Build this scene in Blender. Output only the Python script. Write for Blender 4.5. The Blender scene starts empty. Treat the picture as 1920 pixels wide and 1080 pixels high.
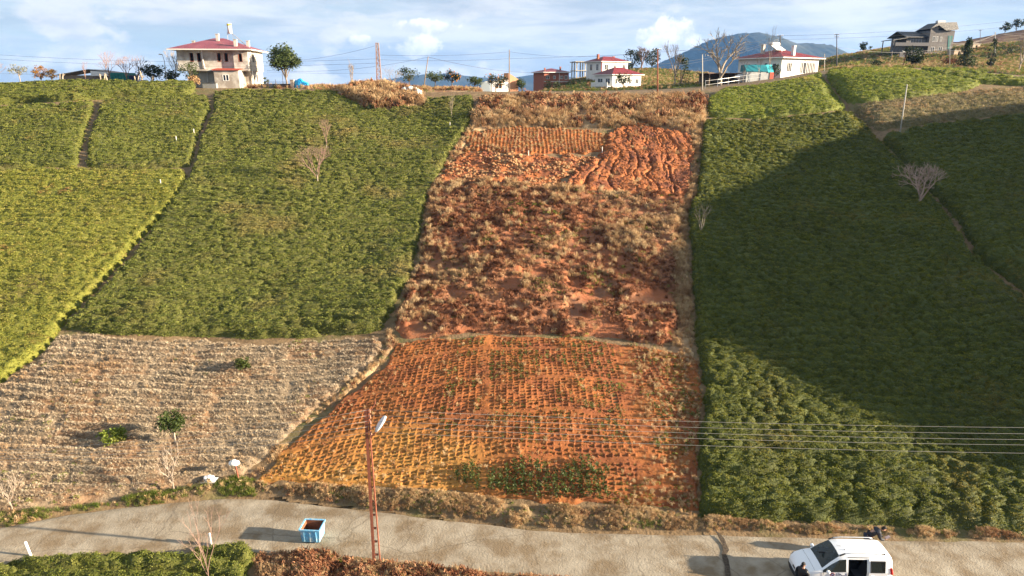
import bpy, math, random
import numpy as np
from mathutils import Vector, Matrix
random.seed(7); rng = np.random.default_rng(11)
R = math.radians
S = bpy.context.scene
COL = S.collection

# ------------------------------------------------------------------ camera
F_PX, CX, CY, CAMZ = 1281.0, 960.0, 540.0, 20.0
PITCH = math.atan((540 - 160) / F_PX)          # horizon at row 160 of 1080
cam_d = bpy.data.cameras.new('camera'); cam = bpy.data.objects.new('camera', cam_d); COL.objects.link(cam)
cam.location = (0, 0, CAMZ); cam.rotation_euler = (math.pi / 2 - PITCH, 0, 0)
cam_d.sensor_width = 36; cam_d.lens = F_PX / 1920 * 36; cam_d.clip_start = 0.1; cam_d.clip_end = 30000
S.camera = cam
# ------------------------------------------------------------------ sun and sky
SUN_EL, SUN_AZ = R(14.5), R(8.0)                # low sun from the right, a little behind the camera
TO_SUN = Vector((math.cos(SUN_EL) * math.cos(SUN_AZ), -math.cos(SUN_EL) * math.sin(SUN_AZ), math.sin(SUN_EL)))
sun_d = bpy.data.lights.new('sun', 'SUN'); sun_d.energy = 5.0; sun_d.angle = R(0.6); sun_d.color = (1.0, 0.82, 0.60)
sun = bpy.data.objects.new('sun', sun_d); COL.objects.link(sun)
sun.rotation_euler = TO_SUN.to_track_quat('Z', 'Y').to_euler(); sun.location = (60, -10, 60)
W = bpy.data.worlds.new('World'); S.world = W; W.use_nodes = True
def build_world():
    nt = W.node_tree; N = nt.nodes; L = nt.links; N.clear()
    out = N.new('ShaderNodeOutputWorld'); bg = N.new('ShaderNodeBackground'); bg.inputs['Strength'].default_value = 0.05
    sky = N.new('ShaderNodeTexSky'); sky.sky_type = 'NISHITA'; sky.sun_disc = False
    sky.sun_elevation = SUN_EL; sky.sun_rotation = math.atan2(TO_SUN.x, TO_SUN.y)
    sky.air_density = 1.0; sky.dust_density = 0.6; sky.ozone_density = 2.0
    def math_(op, a, b=None, c=None):
        n = N.new('ShaderNodeMath'); n.operation = op
        for i, v in enumerate((a, b, c)):
            if v is None: continue
            if isinstance(v, (int, float)): n.inputs[i].default_value = v
            else: L.new(v, n.inputs[i])
        return n.outputs[0]
    tc = N.new('ShaderNodeTexCoord'); sep = N.new('ShaderNodeSeparateXYZ'); L.new(tc.outputs['Generated'], sep.inputs[0])
    def noise(sx, sy, sz, scale, detail, rough, dist=0.0, loc=(0, 0, 0)):
        m = N.new('ShaderNodeMapping'); m.inputs['Scale'].default_value = (sx, sy, sz); m.inputs['Location'].default_value = loc
        L.new(tc.outputs['Generated'], m.inputs[0])
        n = N.new('ShaderNodeTexNoise'); n.inputs['Scale'].default_value = scale; n.inputs['Detail'].default_value = detail
        n.inputs['Roughness'].default_value = rough; n.inputs['Distortion'].default_value = dist
        L.new(m.outputs[0], n.inputs['Vector']); return n.outputs['Fac']
    def ramp(fac, a, b):
        r = N.new('ShaderNodeMapRange'); r.interpolation_type = 'SMOOTHSTEP'
        r.inputs['From Min'].default_value = a; r.inputs['From Max'].default_value = b
        L.new(fac, r.inputs['Value']); return r.outputs[0]
    def mixc(f, a, b):
        m = N.new('ShaderNodeMix'); m.data_type = 'RGBA'; L.new(f, m.inputs['Factor'])
        for k, v in ((6, a), (7, b)):
            if isinstance(v, tuple): m.inputs[k].default_value = v
            else: L.new(v, m.inputs[k])
        return m.outputs[2]
    def rgb(k, c): return (c[0] * k, c[1] * k, c[2] * k, 1)
    K = 3.9
    clear = mixc(ramp(sep.outputs['Z'], 0.5, -0.5), sky.outputs[0], sky.outputs[0])
    veil = N.new('ShaderNodeValue'); veil.outputs[0].default_value = 0.72      # thin high haze over the whole sky
    base = mixc(veil.outputs[0], clear, rgb(K, (0.55, 0.68, 0.82)))
    # broad sheets of stratus
    s1 = ramp(noise(1, 1, 4.5, 2.6, 8, 0.58, 0.35, (3.1, 0.7, 0)), 0.33, 0.56)
    c1 = mixc(ramp(noise(1, 1, 6, 5.5, 6, 0.6, 0.2, (0.4, 2.2, 1)), 0.34, 0.68), rgb(K, (0.66, 0.75, 0.85)), rgb(K, (1.15, 1.17, 1.18)))
    a = mixc(math_('MULTIPLY', s1, 0.88), base, c1)
    # heaped clouds near the horizon
    n2 = noise(1, 1, 1.9, 6.5, 9, 0.55, 0.1, (1.7, 5.2, 0.3))
    z = sep.outputs['Z']
    band = math_('MULTIPLY', ramp(z, -0.02, 0.015), ramp(z, 0.15, 0.04))
    s2 = math_('MULTIPLY', ramp(n2, 0.53, 0.60), band)
    c2 = mixc(ramp(noise(1, 1, 2.2, 14, 6, 0.6, 0, (0, 0, 4)), 0.3, 0.65), rgb(K, (0.86, 0.90, 0.95)), rgb(K, (1.35, 1.30, 1.24)))
    b = mixc(math_('MULTIPLY', s2, 0.85), a, c2)
    # single cumulus heaps: direction blobs broken up by noise
    n3 = noise(1, 1, 1, 38, 7, 0.62, 0.0, (0, 0, 0))
    for (px, py, wx, wz) in ((1265, 70, 46, 30), (1250, 84, 40, 16), (1205, 64, 11, 11), (800, 50, 50, 12), (775, 88, 44, 18), (672, 75, 18, 10)):
        dx = (px - CX) / F_PX; dy = (py - CY) / F_PX
        d = Vector((dx, math.cos(PITCH) - dy * math.sin(PITCH), -math.sin(PITCH) - dy * math.cos(PITCH))); d.normalize()
        az = math.atan2(d.x, d.y)
        u = math_('DIVIDE', math_('SUBTRACT', math_('ARCTAN2', sep.outputs['X'], sep.outputs['Y']), az), wx / F_PX)
        v = math_('DIVIDE', math_('SUBTRACT', z, d.z), wz / F_PX)
        rr = math_('ADD', math_('MULTIPLY', u, u), math_('MULTIPLY', v, v))
        val = math_('SUBTRACT', math_('MULTIPLY', n3, 3.4), math_('MULTIPLY', rr, 0.6))
        mk = ramp(val, 0.85, 1.5)
        b = mixc(mk, b, mixc(ramp(math_('SUBTRACT', math_('MULTIPLY', n3, 1.0), math_('MULTIPLY', v, -0.18)), 0.35, 0.75), rgb(K, (0.95, 1.0, 1.05)), rgb(K, (1.5, 1.46, 1.4))))
    L.new(b, bg.inputs['Color']); L.new(bg.outputs[0], out.inputs['Surface'])
build_world()
S.view_settings.view_transform = 'Standard'; S.view_settings.look = 'None'; S.view_settings.gamma = 1.0
S.view_settings.use_curve_mapping = False; S.view_settings.exposure = 2.2
S.render.engine = 'CYCLES'
S.cycles.max_bounces = 5; S.cycles.diffuse_bounces = 2; S.cycles.glossy_bounces = 2; S.cycles.transmission_bounces = 3
S.cycles.transparent_max_bounces = 6; S.cycles.volume_bounces = 0; S.cycles.use_denoising = True
S.cycles.caustics_reflective = False; S.cycles.caustics_refractive = False

# ------------------------------------------------------------------ numpy helpers
def _hash(ix, iy, seed):
    h = (ix.astype(np.int64) * 374761393 + iy.astype(np.int64) * 668265263 + seed * 974711) & 0xFFFFFFFF
    h = ((h ^ (h >> 13)) * 1274126177) & 0xFFFFFFFF
    return ((h ^ (h >> 16)) & 0xFFFF) / 65535.0
def vnoise(x, y, seed=0):
    x = np.asarray(x, float); y = np.asarray(y, float)
    ix = np.floor(x); iy = np.floor(y); fx = x - ix; fy = y - iy
    fx = fx * fx * (3 - 2 * fx); fy = fy * fy * (3 - 2 * fy)
    a = _hash(ix, iy, seed); b = _hash(ix + 1, iy, seed); c = _hash(ix, iy + 1, seed); d = _hash(ix + 1, iy + 1, seed)
    return (a + (b - a) * fx) * (1 - fy) + (c + (d - c) * fx) * fy
def fbm(x, y, o=4, seed=0):
    s = 0; a = 0.5; n = 0
    for i in range(o):
        s = s + a * vnoise(x, y, seed + i * 17); n += a; a *= 0.5; x = x * 2.03; y = y * 2.03
    return s / n
def worley(u, v, seed=0, jit=0.8):
    iu = np.floor(u); iv = np.floor(v); f1 = np.full(u.shape, 9.0); f2 = np.full(u.shape, 9.0)
    for a in (-1, 0, 1):
        for b in (-1, 0, 1):
            cu = iu + a; cv = iv + b
            px = cu + 0.5 + jit * (_hash(cu, cv, seed) - 0.5); py = cv + 0.5 + jit * (_hash(cu, cv, seed + 5) - 0.5)
            d = np.hypot(u - px, v - py)
            f2 = np.minimum(f2, np.maximum(f1, d)); f1 = np.minimum(f1, d)
    return f1, f2
def sstep(a, b, x):
    t = np.clip((x - a) / (b - a), 0, 1); return t * t * (3 - 2 * t)

# ------------------------------------------------------------------ terrain
def ray(px, py):
    dx = (px - CX) / F_PX; dy = (py - CY) / F_PX
    return np.array([dx, math.cos(PITCH) - dy * math.sin(PITCH), -math.sin(PITCH) - dy * math.cos(PITCH)])
def at(px, py, Y):
    d = ray(px, py); t = Y / d[1]; return np.array([d[0] * t, Y, CAMZ + d[2] * t])
def flat(px, py, z=0.0):
    d = ray(px, py); t = (z - CAMZ) / d[2]; return np.array([d[0] * t, d[1] * t, z])
ROAD_BACK_PX = [(-250, 1020), (0, 988), (130, 962), (250, 945), (400, 932), (480, 930), (600, 944), (700, 955), (900, 980), (1000, 991), (1150, 998), (1300, 998), (1500, 1003), (1920, 1015), (2300, 1022)]
ROAD_FRONT_PX = [(-250, 1082), (0, 1058), (200, 1046), (450, 1036), (620, 1040), (720, 1052), (1000, 1078), (1300, 1106), (1500, 1120), (1920, 1138), (2300, 1145)]
RB = np.array([flat(*p) for p in ROAD_BACK_PX]); RF = np.array([flat(*p) for p in ROAD_FRONT_PX])
RB = np.vstack([[-90, RB[0][1] - 6, 0], RB, [46, RB[-1][1] - 2, 0], [60, RB[-1][1] - 8, 0], [78, RB[-1][1] - 16, 0], [120, RB[-1][1] - 20, 0]]); RF = np.vstack([[-90, RF[0][1] - 6, 0], RF, [44, RF[-1][1] - 2, 0], [58, RF[-1][1] - 8, 0], [76, RF[-1][1] - 16, 0], [120, RF[-1][1] - 20, 0]])
def y_back(x): return np.interp(x, RB[:, 0], RB[:, 1])
def y_front(x): return np.interp(x, RF[:, 0], RF[:, 1])
SL = 0.256
def front(x, y):
    q = np.minimum(y, 100.0) - (y_back(x) * 0.5 + 0.5 * 28.0) - 0.2
    return SL * 0.5 * (q + np.sqrt(q * q + 1.2)) * sstep(-1.0, 0.6, y - y_back(x))
CP = []
def cpx(px, py, Y): p = at(px, py, Y); CP.append(tuple(p))
for x in (-80, -45, -20, 0, 20, 45):
    for y in (15, 34, 55, 78): CP.append((x, y, None))
for x in (80, 110):
    for y in (15, 45, 75): CP.append((x, y, None))
for a in [(0, 157, 106), (130, 151, 110), (300, 161, 106), (400, 167, 103), (550, 167, 104), (650, 176, 100), (760, 181, 99), (890, 181, 98),
          (1000, 175, 100), (1200, 177, 103), (1310, 170, 104), (1350, 162, 114), (1420, 152, 116), (1455, 147, 124), (1500, 143, 114), (1545, 133, 117), (1620, 127, 122),
          (1700, 127, 127), (1800, 133, 124), (1900, 145, 117), (2050, 155, 112),
          (800, 169, 116), (930, 172, 116), (980, 171, 120), (600, 172, 120), (440, 168, 118),
          (1160, 180, 165), (1048, 164, 188), (1105, 149, 215), (1200, 130, 240), (1265, 163, 140), (1340, 156, 165), (1300, 153, 200), (1400, 152, 200), (1490, 142, 185), (1350, 168, 262), (1460, 155, 262), (1035, 178, 150), (1250, 140, 225), (1090, 178, 145),
          (1640, 127, 165), (1740, 101, 205), (1850, 122, 165), (1950, 120, 170), (1570, 107, 225), (1650, 94, 235), (1800, 80, 262), (1930, 54, 268), (2050, 40, 270)]: cpx(*a)
CP += [(-60, 135, 16.5), (-30, 140, 15), (-110, 110, 17), (-110, 160, 6), (-40, 180, 4), (5, 165, 10), (-60, 260, -12), (20, 270, 8), (60, 300, 12), (150, 310, 30), (200, 310, 36), (-110, 60, 8)]
CPA = np.array([(x, y, (0.0 if z is None else z - float(front(np.array(x, float), np.array(y, float))))) for x, y, z in CP])
def _tps_fit(P):
    n = len(P); d = np.hypot(P[:, None, 0] - P[None, :, 0], P[:, None, 1] - P[None, :, 1]) + 1e-9
    K = d * d * np.log(d) + np.eye(n) * 4.0
    A = np.zeros((n + 3, n + 3)); A[:n, :n] = K; A[:n, n] = 1; A[:n, n + 1:] = P[:, :2]; A[n, :n] = 1; A[n + 1:, :n] = P[:, :2].T
    return np.linalg.solve(A, np.concatenate([P[:, 2], [0, 0, 0]]))
TPS = _tps_fit(CPA)
def tps(x, y):
    s = TPS[len(CPA)] + TPS[len(CPA) + 1] * x + TPS[len(CPA) + 2] * y
    for w, p in zip(TPS, CPA):
        d2 = (x - p[0]) ** 2 + (y - p[1]) ** 2 + 1e-9; s = s + w * 0.5 * d2 * np.log(d2)
    return s
GX0, GX1, GY0, GY1, GS = -120.0, 200.0, 8.0, 310.0, 0.5
gx = np.arange(GX0, GX1 + GS, GS); gy = np.arange(GY0, GY1 + GS, GS)
GXX, GYY = np.meshgrid(gx, gy)
KN_Y = [5, 13, 18, 22.8, 28.3, 31, 36, 42.8, 53, 67, 79.6, 85, 91, 103]; KN_Z = [2, 5, 11, 15.6, 19.0, 20.6, 22.4, 24.4, 25.5, 25.8, 24.9, 22.8, 18.0, 8]
def raw(x, y):
    z = front(x, y) + tps(x, y) * sstep(30, 46, y)
    und = (fbm(x / 13, y / 11, 3, 3) - 0.5) * 1.7 * sstep(31, 46, y) * sstep(108, 92, y)
    z = z + und + 0.55 * np.exp(-((x + 1) / 8) ** 2 - ((y - 36.5) / 4.5) ** 2)
    z = z - 0.35 * sstep(0.0, -3.0, y - y_front(x))
    # unseen knoll added right of the frame, shaped to throw shade over the tea
    kn = np.interp(y, KN_Y, KN_Z) - 0.86 * np.abs(x - 79) + 1.8 * (fbm(x / 5, y / 5, 4, 9) - .5)
    return np.maximum(z, kn)
GZ = raw(GXX, GYY)
def G(x, y):
    x = np.asarray(x, float); y = np.asarray(y, float)
    u = np.clip((x - GX0) / GS, 0, len(gx) - 1.001); v = np.clip((y - GY0) / GS, 0, len(gy) - 1.001)
    i = u.astype(int); j = v.astype(int); fu = u - i; fv = v - j
    return (GZ[j, i] * (1 - fu) + GZ[j, i + 1] * fu) * (1 - fv) + (GZ[j + 1, i] * (1 - fu) + GZ[j + 1, i + 1] * fu) * fv
def gp(px, py):
    """pixel -> point where that sight line meets the terrain"""
    d = ray(px, py); t = np.arange(18, 330, 0.12)
    P = t[:, None] * d[None, :]; below = (CAMZ + P[:, 2]) < G(P[:, 0], P[:, 1])
    k = int(np.argmax(below)) if below.any() else int(np.argmin(np.abs(CAMZ + P[:, 2] - G(P[:, 0], P[:, 1])) + (t < 60) * 99 + (t > 135) * 99))
    t0, t1 = t[max(k - 1, 0)], t[k]
    for _ in range(12):
        tm = (t0 + t1) / 2; p = d * tm
        if CAMZ + p[2] < G(p[0], p[1]): t1 = tm
        else: t0 = tm
    p = d * t1; return np.array([p[0], p[1], float(G(p[0], p[1]))])
def seg_dist(x, y, poly, closed=True):
    d = np.full(np.shape(x), 1e9); n = len(poly)
    for k in range(n if closed else n - 1):
        a = poly[k]; b = poly[(k + 1) % n]; vx, vy = b[0] - a[0], b[1] - a[1]; l2 = vx * vx + vy * vy + 1e-9
        t = np.clip(((x - a[0]) * vx + (y - a[1]) * vy) / l2, 0, 1)
        d = np.minimum(d, np.hypot(x - a[0] - t * vx, y - a[1] - t * vy))
    return d
def inside(x, y, poly):
    c = np.zeros(np.shape(x), bool); n = len(poly)
    for k in range(n):
        a = poly[k]; b = poly[(k + 1) % n]
        cond = ((a[1] > y) != (b[1] > y)); xi = (b[0] - a[0]) * (y - a[1]) / (b[1] - a[1] + 1e-12) + a[0]
        c ^= cond & (x < xi)
    return c
# gully between the two right-hand tea slopes, cut into the grid
GULLY = [gp(*p) for p in [(1545, 148), (1570, 180), (1600, 212), (1655, 272), (1700, 312), (1760, 375), (1800, 430), (1830, 475), (1920, 556), (2080, 660)]]
gd = seg_dist(GXX, GYY, GULLY, False)
GZ -= 0.9 * np.exp(-(gd / 1.3) ** 2) * sstep(118, 108, GYY)

# ------------------------------------------------------------------ mesh helpers
def link(o): COL.objects.link(o); return o
def mesh_np(name, V, Fq, mat=None, smooth=False, mats=None, mi=None):
    me = bpy.data.meshes.new(name); V = np.asarray(V, np.float32); Fq = np.asarray(Fq, np.int32)
    k = Fq.shape[1]; me.vertices.add(len(V)); me.vertices.foreach_set('co', V.ravel())
    me.loops.add(len(Fq) * k); me.loops.foreach_set('vertex_index', Fq.ravel())
    me.polygons.add(len(Fq)); me.polygons.foreach_set('loop_start', np.arange(len(Fq), dtype=np.int32) * k)
    if smooth: me.polygons.foreach_set('use_smooth', np.ones(len(Fq), bool))
    if mat: me.materials.append(mat)
    me.update(calc_edges=True); return me
class MB:
    def __init__(s): s.v = []; s.f = []
    def add(s, V, Fc):
        o = len(s.v); s.v += [tuple(map(float, p)) for p in V]; s.f += [tuple(i + o for i in f) for f in Fc]; return s
    def box(s, x0, x1, y0, y1, z0, z1):
        V = [(x, y, z) for z in (z0, z1) for y in (y0, y1) for x in (x0, x1)]
        return s.add(V, [(0, 2, 3, 1), (4, 5, 7, 6), (0, 1, 5, 4), (2, 6, 7, 3), (0, 4, 6, 2), (1, 3, 7, 5)])
    def tube(s, pts, rad, n=5, cap=True):
        pts = [Vector(p) for p in pts]; m = len(pts)
        rad = [rad] * m if isinstance(rad, (int, float)) else rad
        V = []; 
        for i, p in enumerate(pts):
            t = (pts[min(i + 1, m - 1)] - pts[max(i - 1, 0)]); t = t.normalized() if t.length > 1e-9 else Vector((0, 0, 1))
            a = t.orthogonal().normalized() if i == 0 else (a - t * a.dot(t)).normalized() if (a - t * a.dot(t)).length > 1e-6 else t.orthogonal().normalized()
            b = t.cross(a)
            for k in range(n):
                w = 2 * math.pi * k / n; V.append(p + (a * math.cos(w) + b * math.sin(w)) * rad[i])
        Fc = [(i * n + k, i * n + (k + 1) % n, (i + 1) * n + (k + 1) % n, (i + 1) * n + k) for i in range(m - 1) for k in range(n)]
        if cap: Fc += [tuple(range(n - 1, -1, -1)), tuple(range((m - 1) * n, m * n))]
        return s.add(V, Fc)
    def prism(s, poly, axis, a, b):
        n = len(poly)
        def P(u, v, w): return {'x': (w, u, v), 'y': (u, w, v), 'z': (u, v, w)}[axis]
        V = [P(u, v, a) for u, v in poly] + [P(u, v, b) for u, v in poly]
        return s.add(V, [tuple(range(n - 1, -1, -1)), tuple(range(n, 2 * n))] + [(k, (k + 1) % n, n + (k + 1) % n, n + k) for k in range(n)])
    def build(s, name, mat, parent=None, smooth=False, **kw):
        me = bpy.data.meshes.new(name); me.from_pydata(s.v, [], s.f); me.update()
        if smooth: me.polygons.foreach_set('use_smooth', np.ones(len(me.polygons), bool))
        if mat: me.materials.append(mat)
        o = link(bpy.data.objects.new(name, me)); o.parent = parent
        return tag(o, **kw)
def tag(o, label=None, cat=None, group=None, kind=None):
    for k, v in (('label', label), ('category', cat), ('group', group), ('kind', kind)):
        if v: o[k] = v
    return o
def thing(name, loc, label, cat, group=None, rz=0.0, sc=1.0):
    o = link(bpy.data.objects.new(name, None)); o.location = tuple(map(float, loc)); o.rotation_euler = (0, 0, rz); o.scale = (sc, sc, sc)
    o.empty_display_size = 0.3
    return tag(o, label, cat, group)
def copy_thing(o, loc, rz=0.0, sc=1.0, label=None):
    c = o.copy(); link(c); c.location = tuple(map(float, loc)); c.rotation_euler = (0, 0, rz); c.scale = (sc, sc, sc)
    if label: c['label'] = label
    for ch in list(o.children):
        k = ch.copy(); link(k); k.parent = c
        for g in ch.children:
            q = g.copy(); link(q); q.parent = k
    return c

# ------------------------------------------------------------------ materials
def mat(name, c1, c2=None, scale=4.0, rough=0.85, bump=0.0, spec=0.25, c3=None, scale3=0.3, metal=0.0, lo=0.35, hi=0.65, world=True, bscale=None, stretch=(1, 1, 1), lo3=0.45, hi3=0.62):
    m = bpy.data.materials.new(name); m.use_nodes = True; nt = m.node_tree; N = nt.nodes; L = nt.links; b = N['Principled BSDF']
    b.inputs['Roughness'].default_value = rough; b.inputs['Specular IOR Level'].default_value = spec; b.inputs['Metallic'].default_value = metal
    b.inputs['Base Color'].default_value = (*c1, 1)
    src = N.new('ShaderNodeNewGeometry').outputs['Position'] if world else N.new('ShaderNodeTexCoord').outputs['Object']
    mp = N.new('ShaderNodeMapping'); mp.inputs['Scale'].default_value = stretch; L.new(src, mp.inputs[0]); src = mp.outputs[0]
    def nz(sc, d=6):
        n = N.new('ShaderNodeTexNoise'); n.inputs['Scale'].default_value = sc; n.inputs['Detail'].default_value = d; n.inputs['Roughness'].default_value = 0.6
        L.new(src, n.inputs['Vector']); return n.outputs['Fac']
    def mp_(f, a, c):
        r = N.new('ShaderNodeMapRange'); r.inputs['From Min'].default_value = a; r.inputs['From Max'].default_value = c; L.new(f, r.inputs['Value']); return r.outputs[0]
    col = None
    if c2:
        x = N.new('ShaderNodeMix'); x.data_type = 'RGBA'; L.new(mp_(nz(scale), lo, hi), x.inputs['Factor']); x.inputs[6].default_value = (*c1, 1); x.inputs[7].default_value = (*c2, 1); col = x.outputs[2]
    if c3:
        x = N.new('ShaderNodeMix'); x.data_type = 'RGBA'; L.new(mp_(nz(scale3, 5), lo3, hi3), x.inputs['Factor'])
        if col: L.new(col, x.inputs[6])
        else: x.inputs[6].default_value = (*c1, 1)
        x.inputs[7].default_value = (*c3, 1); col = x.outputs[2]
    if col: L.new(col, b.inputs['Base Color'])
    if bump:
        bp = N.new('ShaderNodeBump'); bp.inputs['Strength'].default_value = 1.0; bp.inputs['Distance'].default_value = bump
        L.new(nz(bscale or scale * 3, 8), bp.inputs['Height']); L.new(bp.outputs[0], b.inputs['Normal'])
    return m
def leafmat(name, cols, patch=None, pscale=0.12, trans=0.4, plo=0.5, phi=0.66, rough=0.6, spec=0.3):
    """leaf colours: one pick per instance, patches by place in the field"""
    m = bpy.data.materials.new(name); m.use_nodes = True; nt = m.node_tree; N = nt.nodes; L = nt.links; b = N['Principled BSDF']
    b.inputs['Roughness'].default_value = rough; b.inputs['Specular IOR Level'].default_value = spec
    oi = N.new('ShaderNodeObjectInfo'); geo = N.new('ShaderNodeNewGeometry')
    ad = N.new('ShaderNodeMath'); ad.operation = 'ADD'; L.new(oi.outputs['Random'], ad.inputs[0])
    n = N.new('ShaderNodeTexNoise'); n.inputs['Scale'].default_value = 0.9; n.inputs['Detail'].default_value = 4; L.new(geo.outputs['Position'], n.inputs['Vector'])
    L.new(n.outputs['Fac'], ad.inputs[1]); mu = N.new('ShaderNodeMath'); mu.operation = 'MULTIPLY'; mu.inputs[1].default_value = 0.5; L.new(ad.outputs[0], mu.inputs[0])
    rp = N.new('ShaderNodeValToRGB'); el = rp.color_ramp.elements; k = len(cols)
    while len(el) < k: el.new(0.5)
    for i, c in enumerate(cols): el[i].position = 0.18 + 0.64 * i / max(k - 1, 1); el[i].color = (*c, 1)
    L.new(mu.outputs[0], rp.inputs['Fac']); col = rp.outputs['Color']
    if patch:
        n2 = N.new('ShaderNodeTexNoise'); n2.inputs['Scale'].default_value = pscale; n2.inputs['Detail'].default_value = 6; n2.inputs['Roughness'].default_value = 0.65; L.new(geo.outputs['Position'], n2.inputs['Vector'])
        r = N.new('ShaderNodeMapRange'); r.inputs['From Min'].default_value = plo; r.inputs['From Max'].default_value = phi; L.new(n2.outputs['Fac'], r.inputs['Value'])
        x = N.new('ShaderNodeMix'); x.data_type = 'RGBA'; L.new(r.outputs[0], x.inputs['Factor']); L.new(col, x.inputs[6]); x.inputs[7].default_value = (*patch, 1); col = x.outputs[2]
    L.new(col, b.inputs['Base Color'])
    if trans:
        t = N.new('ShaderNodeBsdfTranslucent'); L.new(col, t.inputs['Color']); ms = N.new('ShaderNodeMixShader'); ms.inputs[0].default_value = trans
        L.new(b.outputs[0], ms.inputs[1]); L.new(t.outputs[0], ms.inputs[2]); L.new(ms.outputs[0], N['Material Output'].inputs['Surface'])
    return m
# ------------------------------------------------------------------ material set
M_ground = mat('dry_earth', (0.13, 0.085, 0.045), (0.21, 0.145, 0.08), 1.6, bump=0.08, c3=(0.10, 0.10, 0.035), scale3=0.35, lo3=.52, hi3=.7)
M_under = mat('tea_underside', (0.022, 0.026, 0.010), (0.045, 0.045, 0.018), 3.0, bump=0.05)
M_can = {k: mat('tea_canopy_' + k, a, b, 2.2, bump=0.10, bscale=9, c3=c, scale3=0.16, lo3=.52, hi3=.68) for k, a, b, c in (
  ('tea', (0.060, 0.064, 0.014), (0.110, 0.112, 0.026), (0.085, 0.075, 0.022)), ('bright', (0.095, 0.105, 0.015), (0.165, 0.165, 0.028), (0.13, 0.11, 0.03)), ('mid', (0.060, 0.070, 0.013), (0.105, 0.110, 0.022), (0.09, 0.08, 0.025)),
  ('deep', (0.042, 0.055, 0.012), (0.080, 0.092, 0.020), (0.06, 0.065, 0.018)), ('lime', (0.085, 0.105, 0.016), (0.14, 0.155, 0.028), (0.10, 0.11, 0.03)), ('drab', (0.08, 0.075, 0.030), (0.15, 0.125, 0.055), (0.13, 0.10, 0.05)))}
M_red = mat('red_soil', (0.25, 0.082, 0.028), (0.32, 0.118, 0.040), 2.2, bump=0.03, c3=(0.17, 0.058, 0.027), scale3=0.5)
M_gold = mat('ochre_soil', (0.225, 0.074, 0.021), (0.285, 0.106, 0.031), 1.6, bump=0.03, c3=(0.20, 0.066, 0.024), scale3=0.45)
def add_tone(m, att, c):
    nt = m.node_tree; N = nt.nodes; L = nt.links; b = N['Principled BSDF']; src = b.inputs['Base Color'].links[0].from_socket
    a = N.new('ShaderNodeAttribute'); a.attribute_name = att; x = N.new('ShaderNodeMix'); x.data_type = 'RGBA'; L.new(a.outputs['Fac'], x.inputs['Factor']); L.new(src, x.inputs[6]); x.inputs[7].default_value = (*c, 1); L.new(x.outputs[2], b.inputs['Base Color'])
add_tone(M_gold, 'ochre', (0.34, 0.165, 0.040))
M_fernsoil = mat('fern_litter', (0.17, 0.080, 0.045), (0.28, 0.125, 0.060), 1.6, bump=0.08, c3=(0.27, 0.098, 0.043), scale3=0.4, lo3=0.46, hi3=0.58)
M_strawsoil = mat('straw_litter', (0.30, 0.20, 0.105), (0.42, 0.30, 0.17), 2.2, bump=0.08, c3=(0.20, 0.11, 0.06), scale3=0.4)
M_prunesoil = mat('pruned_litter', (0.150, 0.114, 0.075), (0.240, 0.188, 0.128), 2.6, bump=0.06, c3=(0.225, 0.135, 0.075), scale3=0.3)
M_rock = mat('ochre_stone', (0.330, 0.197, 0.093), (0.225, 0.102, 0.046), 2.0, bump=0.03)
def road_material():
    m = mat('weathered_concrete', (0.215, 0.178, 0.128), (0.335, 0.295, 0.230), 1.1, rough=0.95, bump=0.03, c3=(0.18, 0.135, 0.085), scale3=0.6, lo3=0.46, hi3=0.62, bscale=11, lo=.3, hi=.7)
    nt = m.node_tree; N = nt.nodes; L = nt.links; b = N['Principled BSDF']; src = b.inputs['Base Color'].links[0].from_socket
    geo = N.new('ShaderNodeNewGeometry'); nz = N.new('ShaderNodeTexNoise'); nz.inputs['Scale'].default_value = 0.8; nz.inputs['Detail'].default_value = 5
    L.new(geo.outputs['Position'], nz.inputs['Vector'])
    mx = N.new('ShaderNodeMix'); mx.data_type = 'RGBA'; mx.blend_type = 'LINEAR_LIGHT'; mx.inputs['Factor'].default_value = 0.35
    L.new(geo.outputs['Position'], mx.inputs[6]); L.new(nz.outputs['Color'], mx.inputs[7])
    def cracks(scale, width):
        v = N.new('ShaderNodeTexVoronoi'); v.feature = 'DISTANCE_TO_EDGE'; v.inputs['Scale'].default_value = scale; L.new(mx.outputs[2], v.inputs['Vector'])
        r = N.new('ShaderNodeMapRange'); r.inputs['From Min'].default_value = width; r.inputs['From Max'].default_value = 0.0; L.new(v.outputs['Distance'], r.inputs['Value']); return r.outputs[0]
    big = cracks(0.22, 0.008)
    n2 = N.new('ShaderNodeTexNoise'); n2.inputs['Scale'].default_value = 0.35; n2.inputs['Detail'].default_value = 4; L.new(geo.outputs['Position'], n2.inputs['Vector'])
    r2 = N.new('ShaderNodeMapRange'); r2.inputs['From Min'].default_value = 0.54; r2.inputs['From Max'].default_value = 0.64; L.new(n2.outputs['Fac'], r2.inputs['Value'])
    sm = N.new('ShaderNodeMath'); sm.operation = 'MULTIPLY'; L.new(cracks(1.9, 0.045), sm.inputs[0]); L.new(r2.outputs[0], sm.inputs[1])
    mxx = N.new('ShaderNodeMath'); mxx.operation = 'MAXIMUM'; L.new(big, mxx.inputs[0]); L.new(sm.outputs[0], mxx.inputs[1])
    cf = N.new('ShaderNodeMath'); cf.operation = 'MULTIPLY'; cf.inputs[1].default_value = 0.5; L.new(mxx.outputs[0], cf.inputs[0])
    x = N.new('ShaderNodeMix'); x.data_type = 'RGBA'; L.new(cf.outputs[0], x.inputs['Factor']); L.new(src, x.inputs[6]); x.inputs[7].default_value = (0.09, 0.07, 0.05, 1)
    L.new(x.outputs[2], b.inputs['Base Color']); return m
M_road = road_material()
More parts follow.
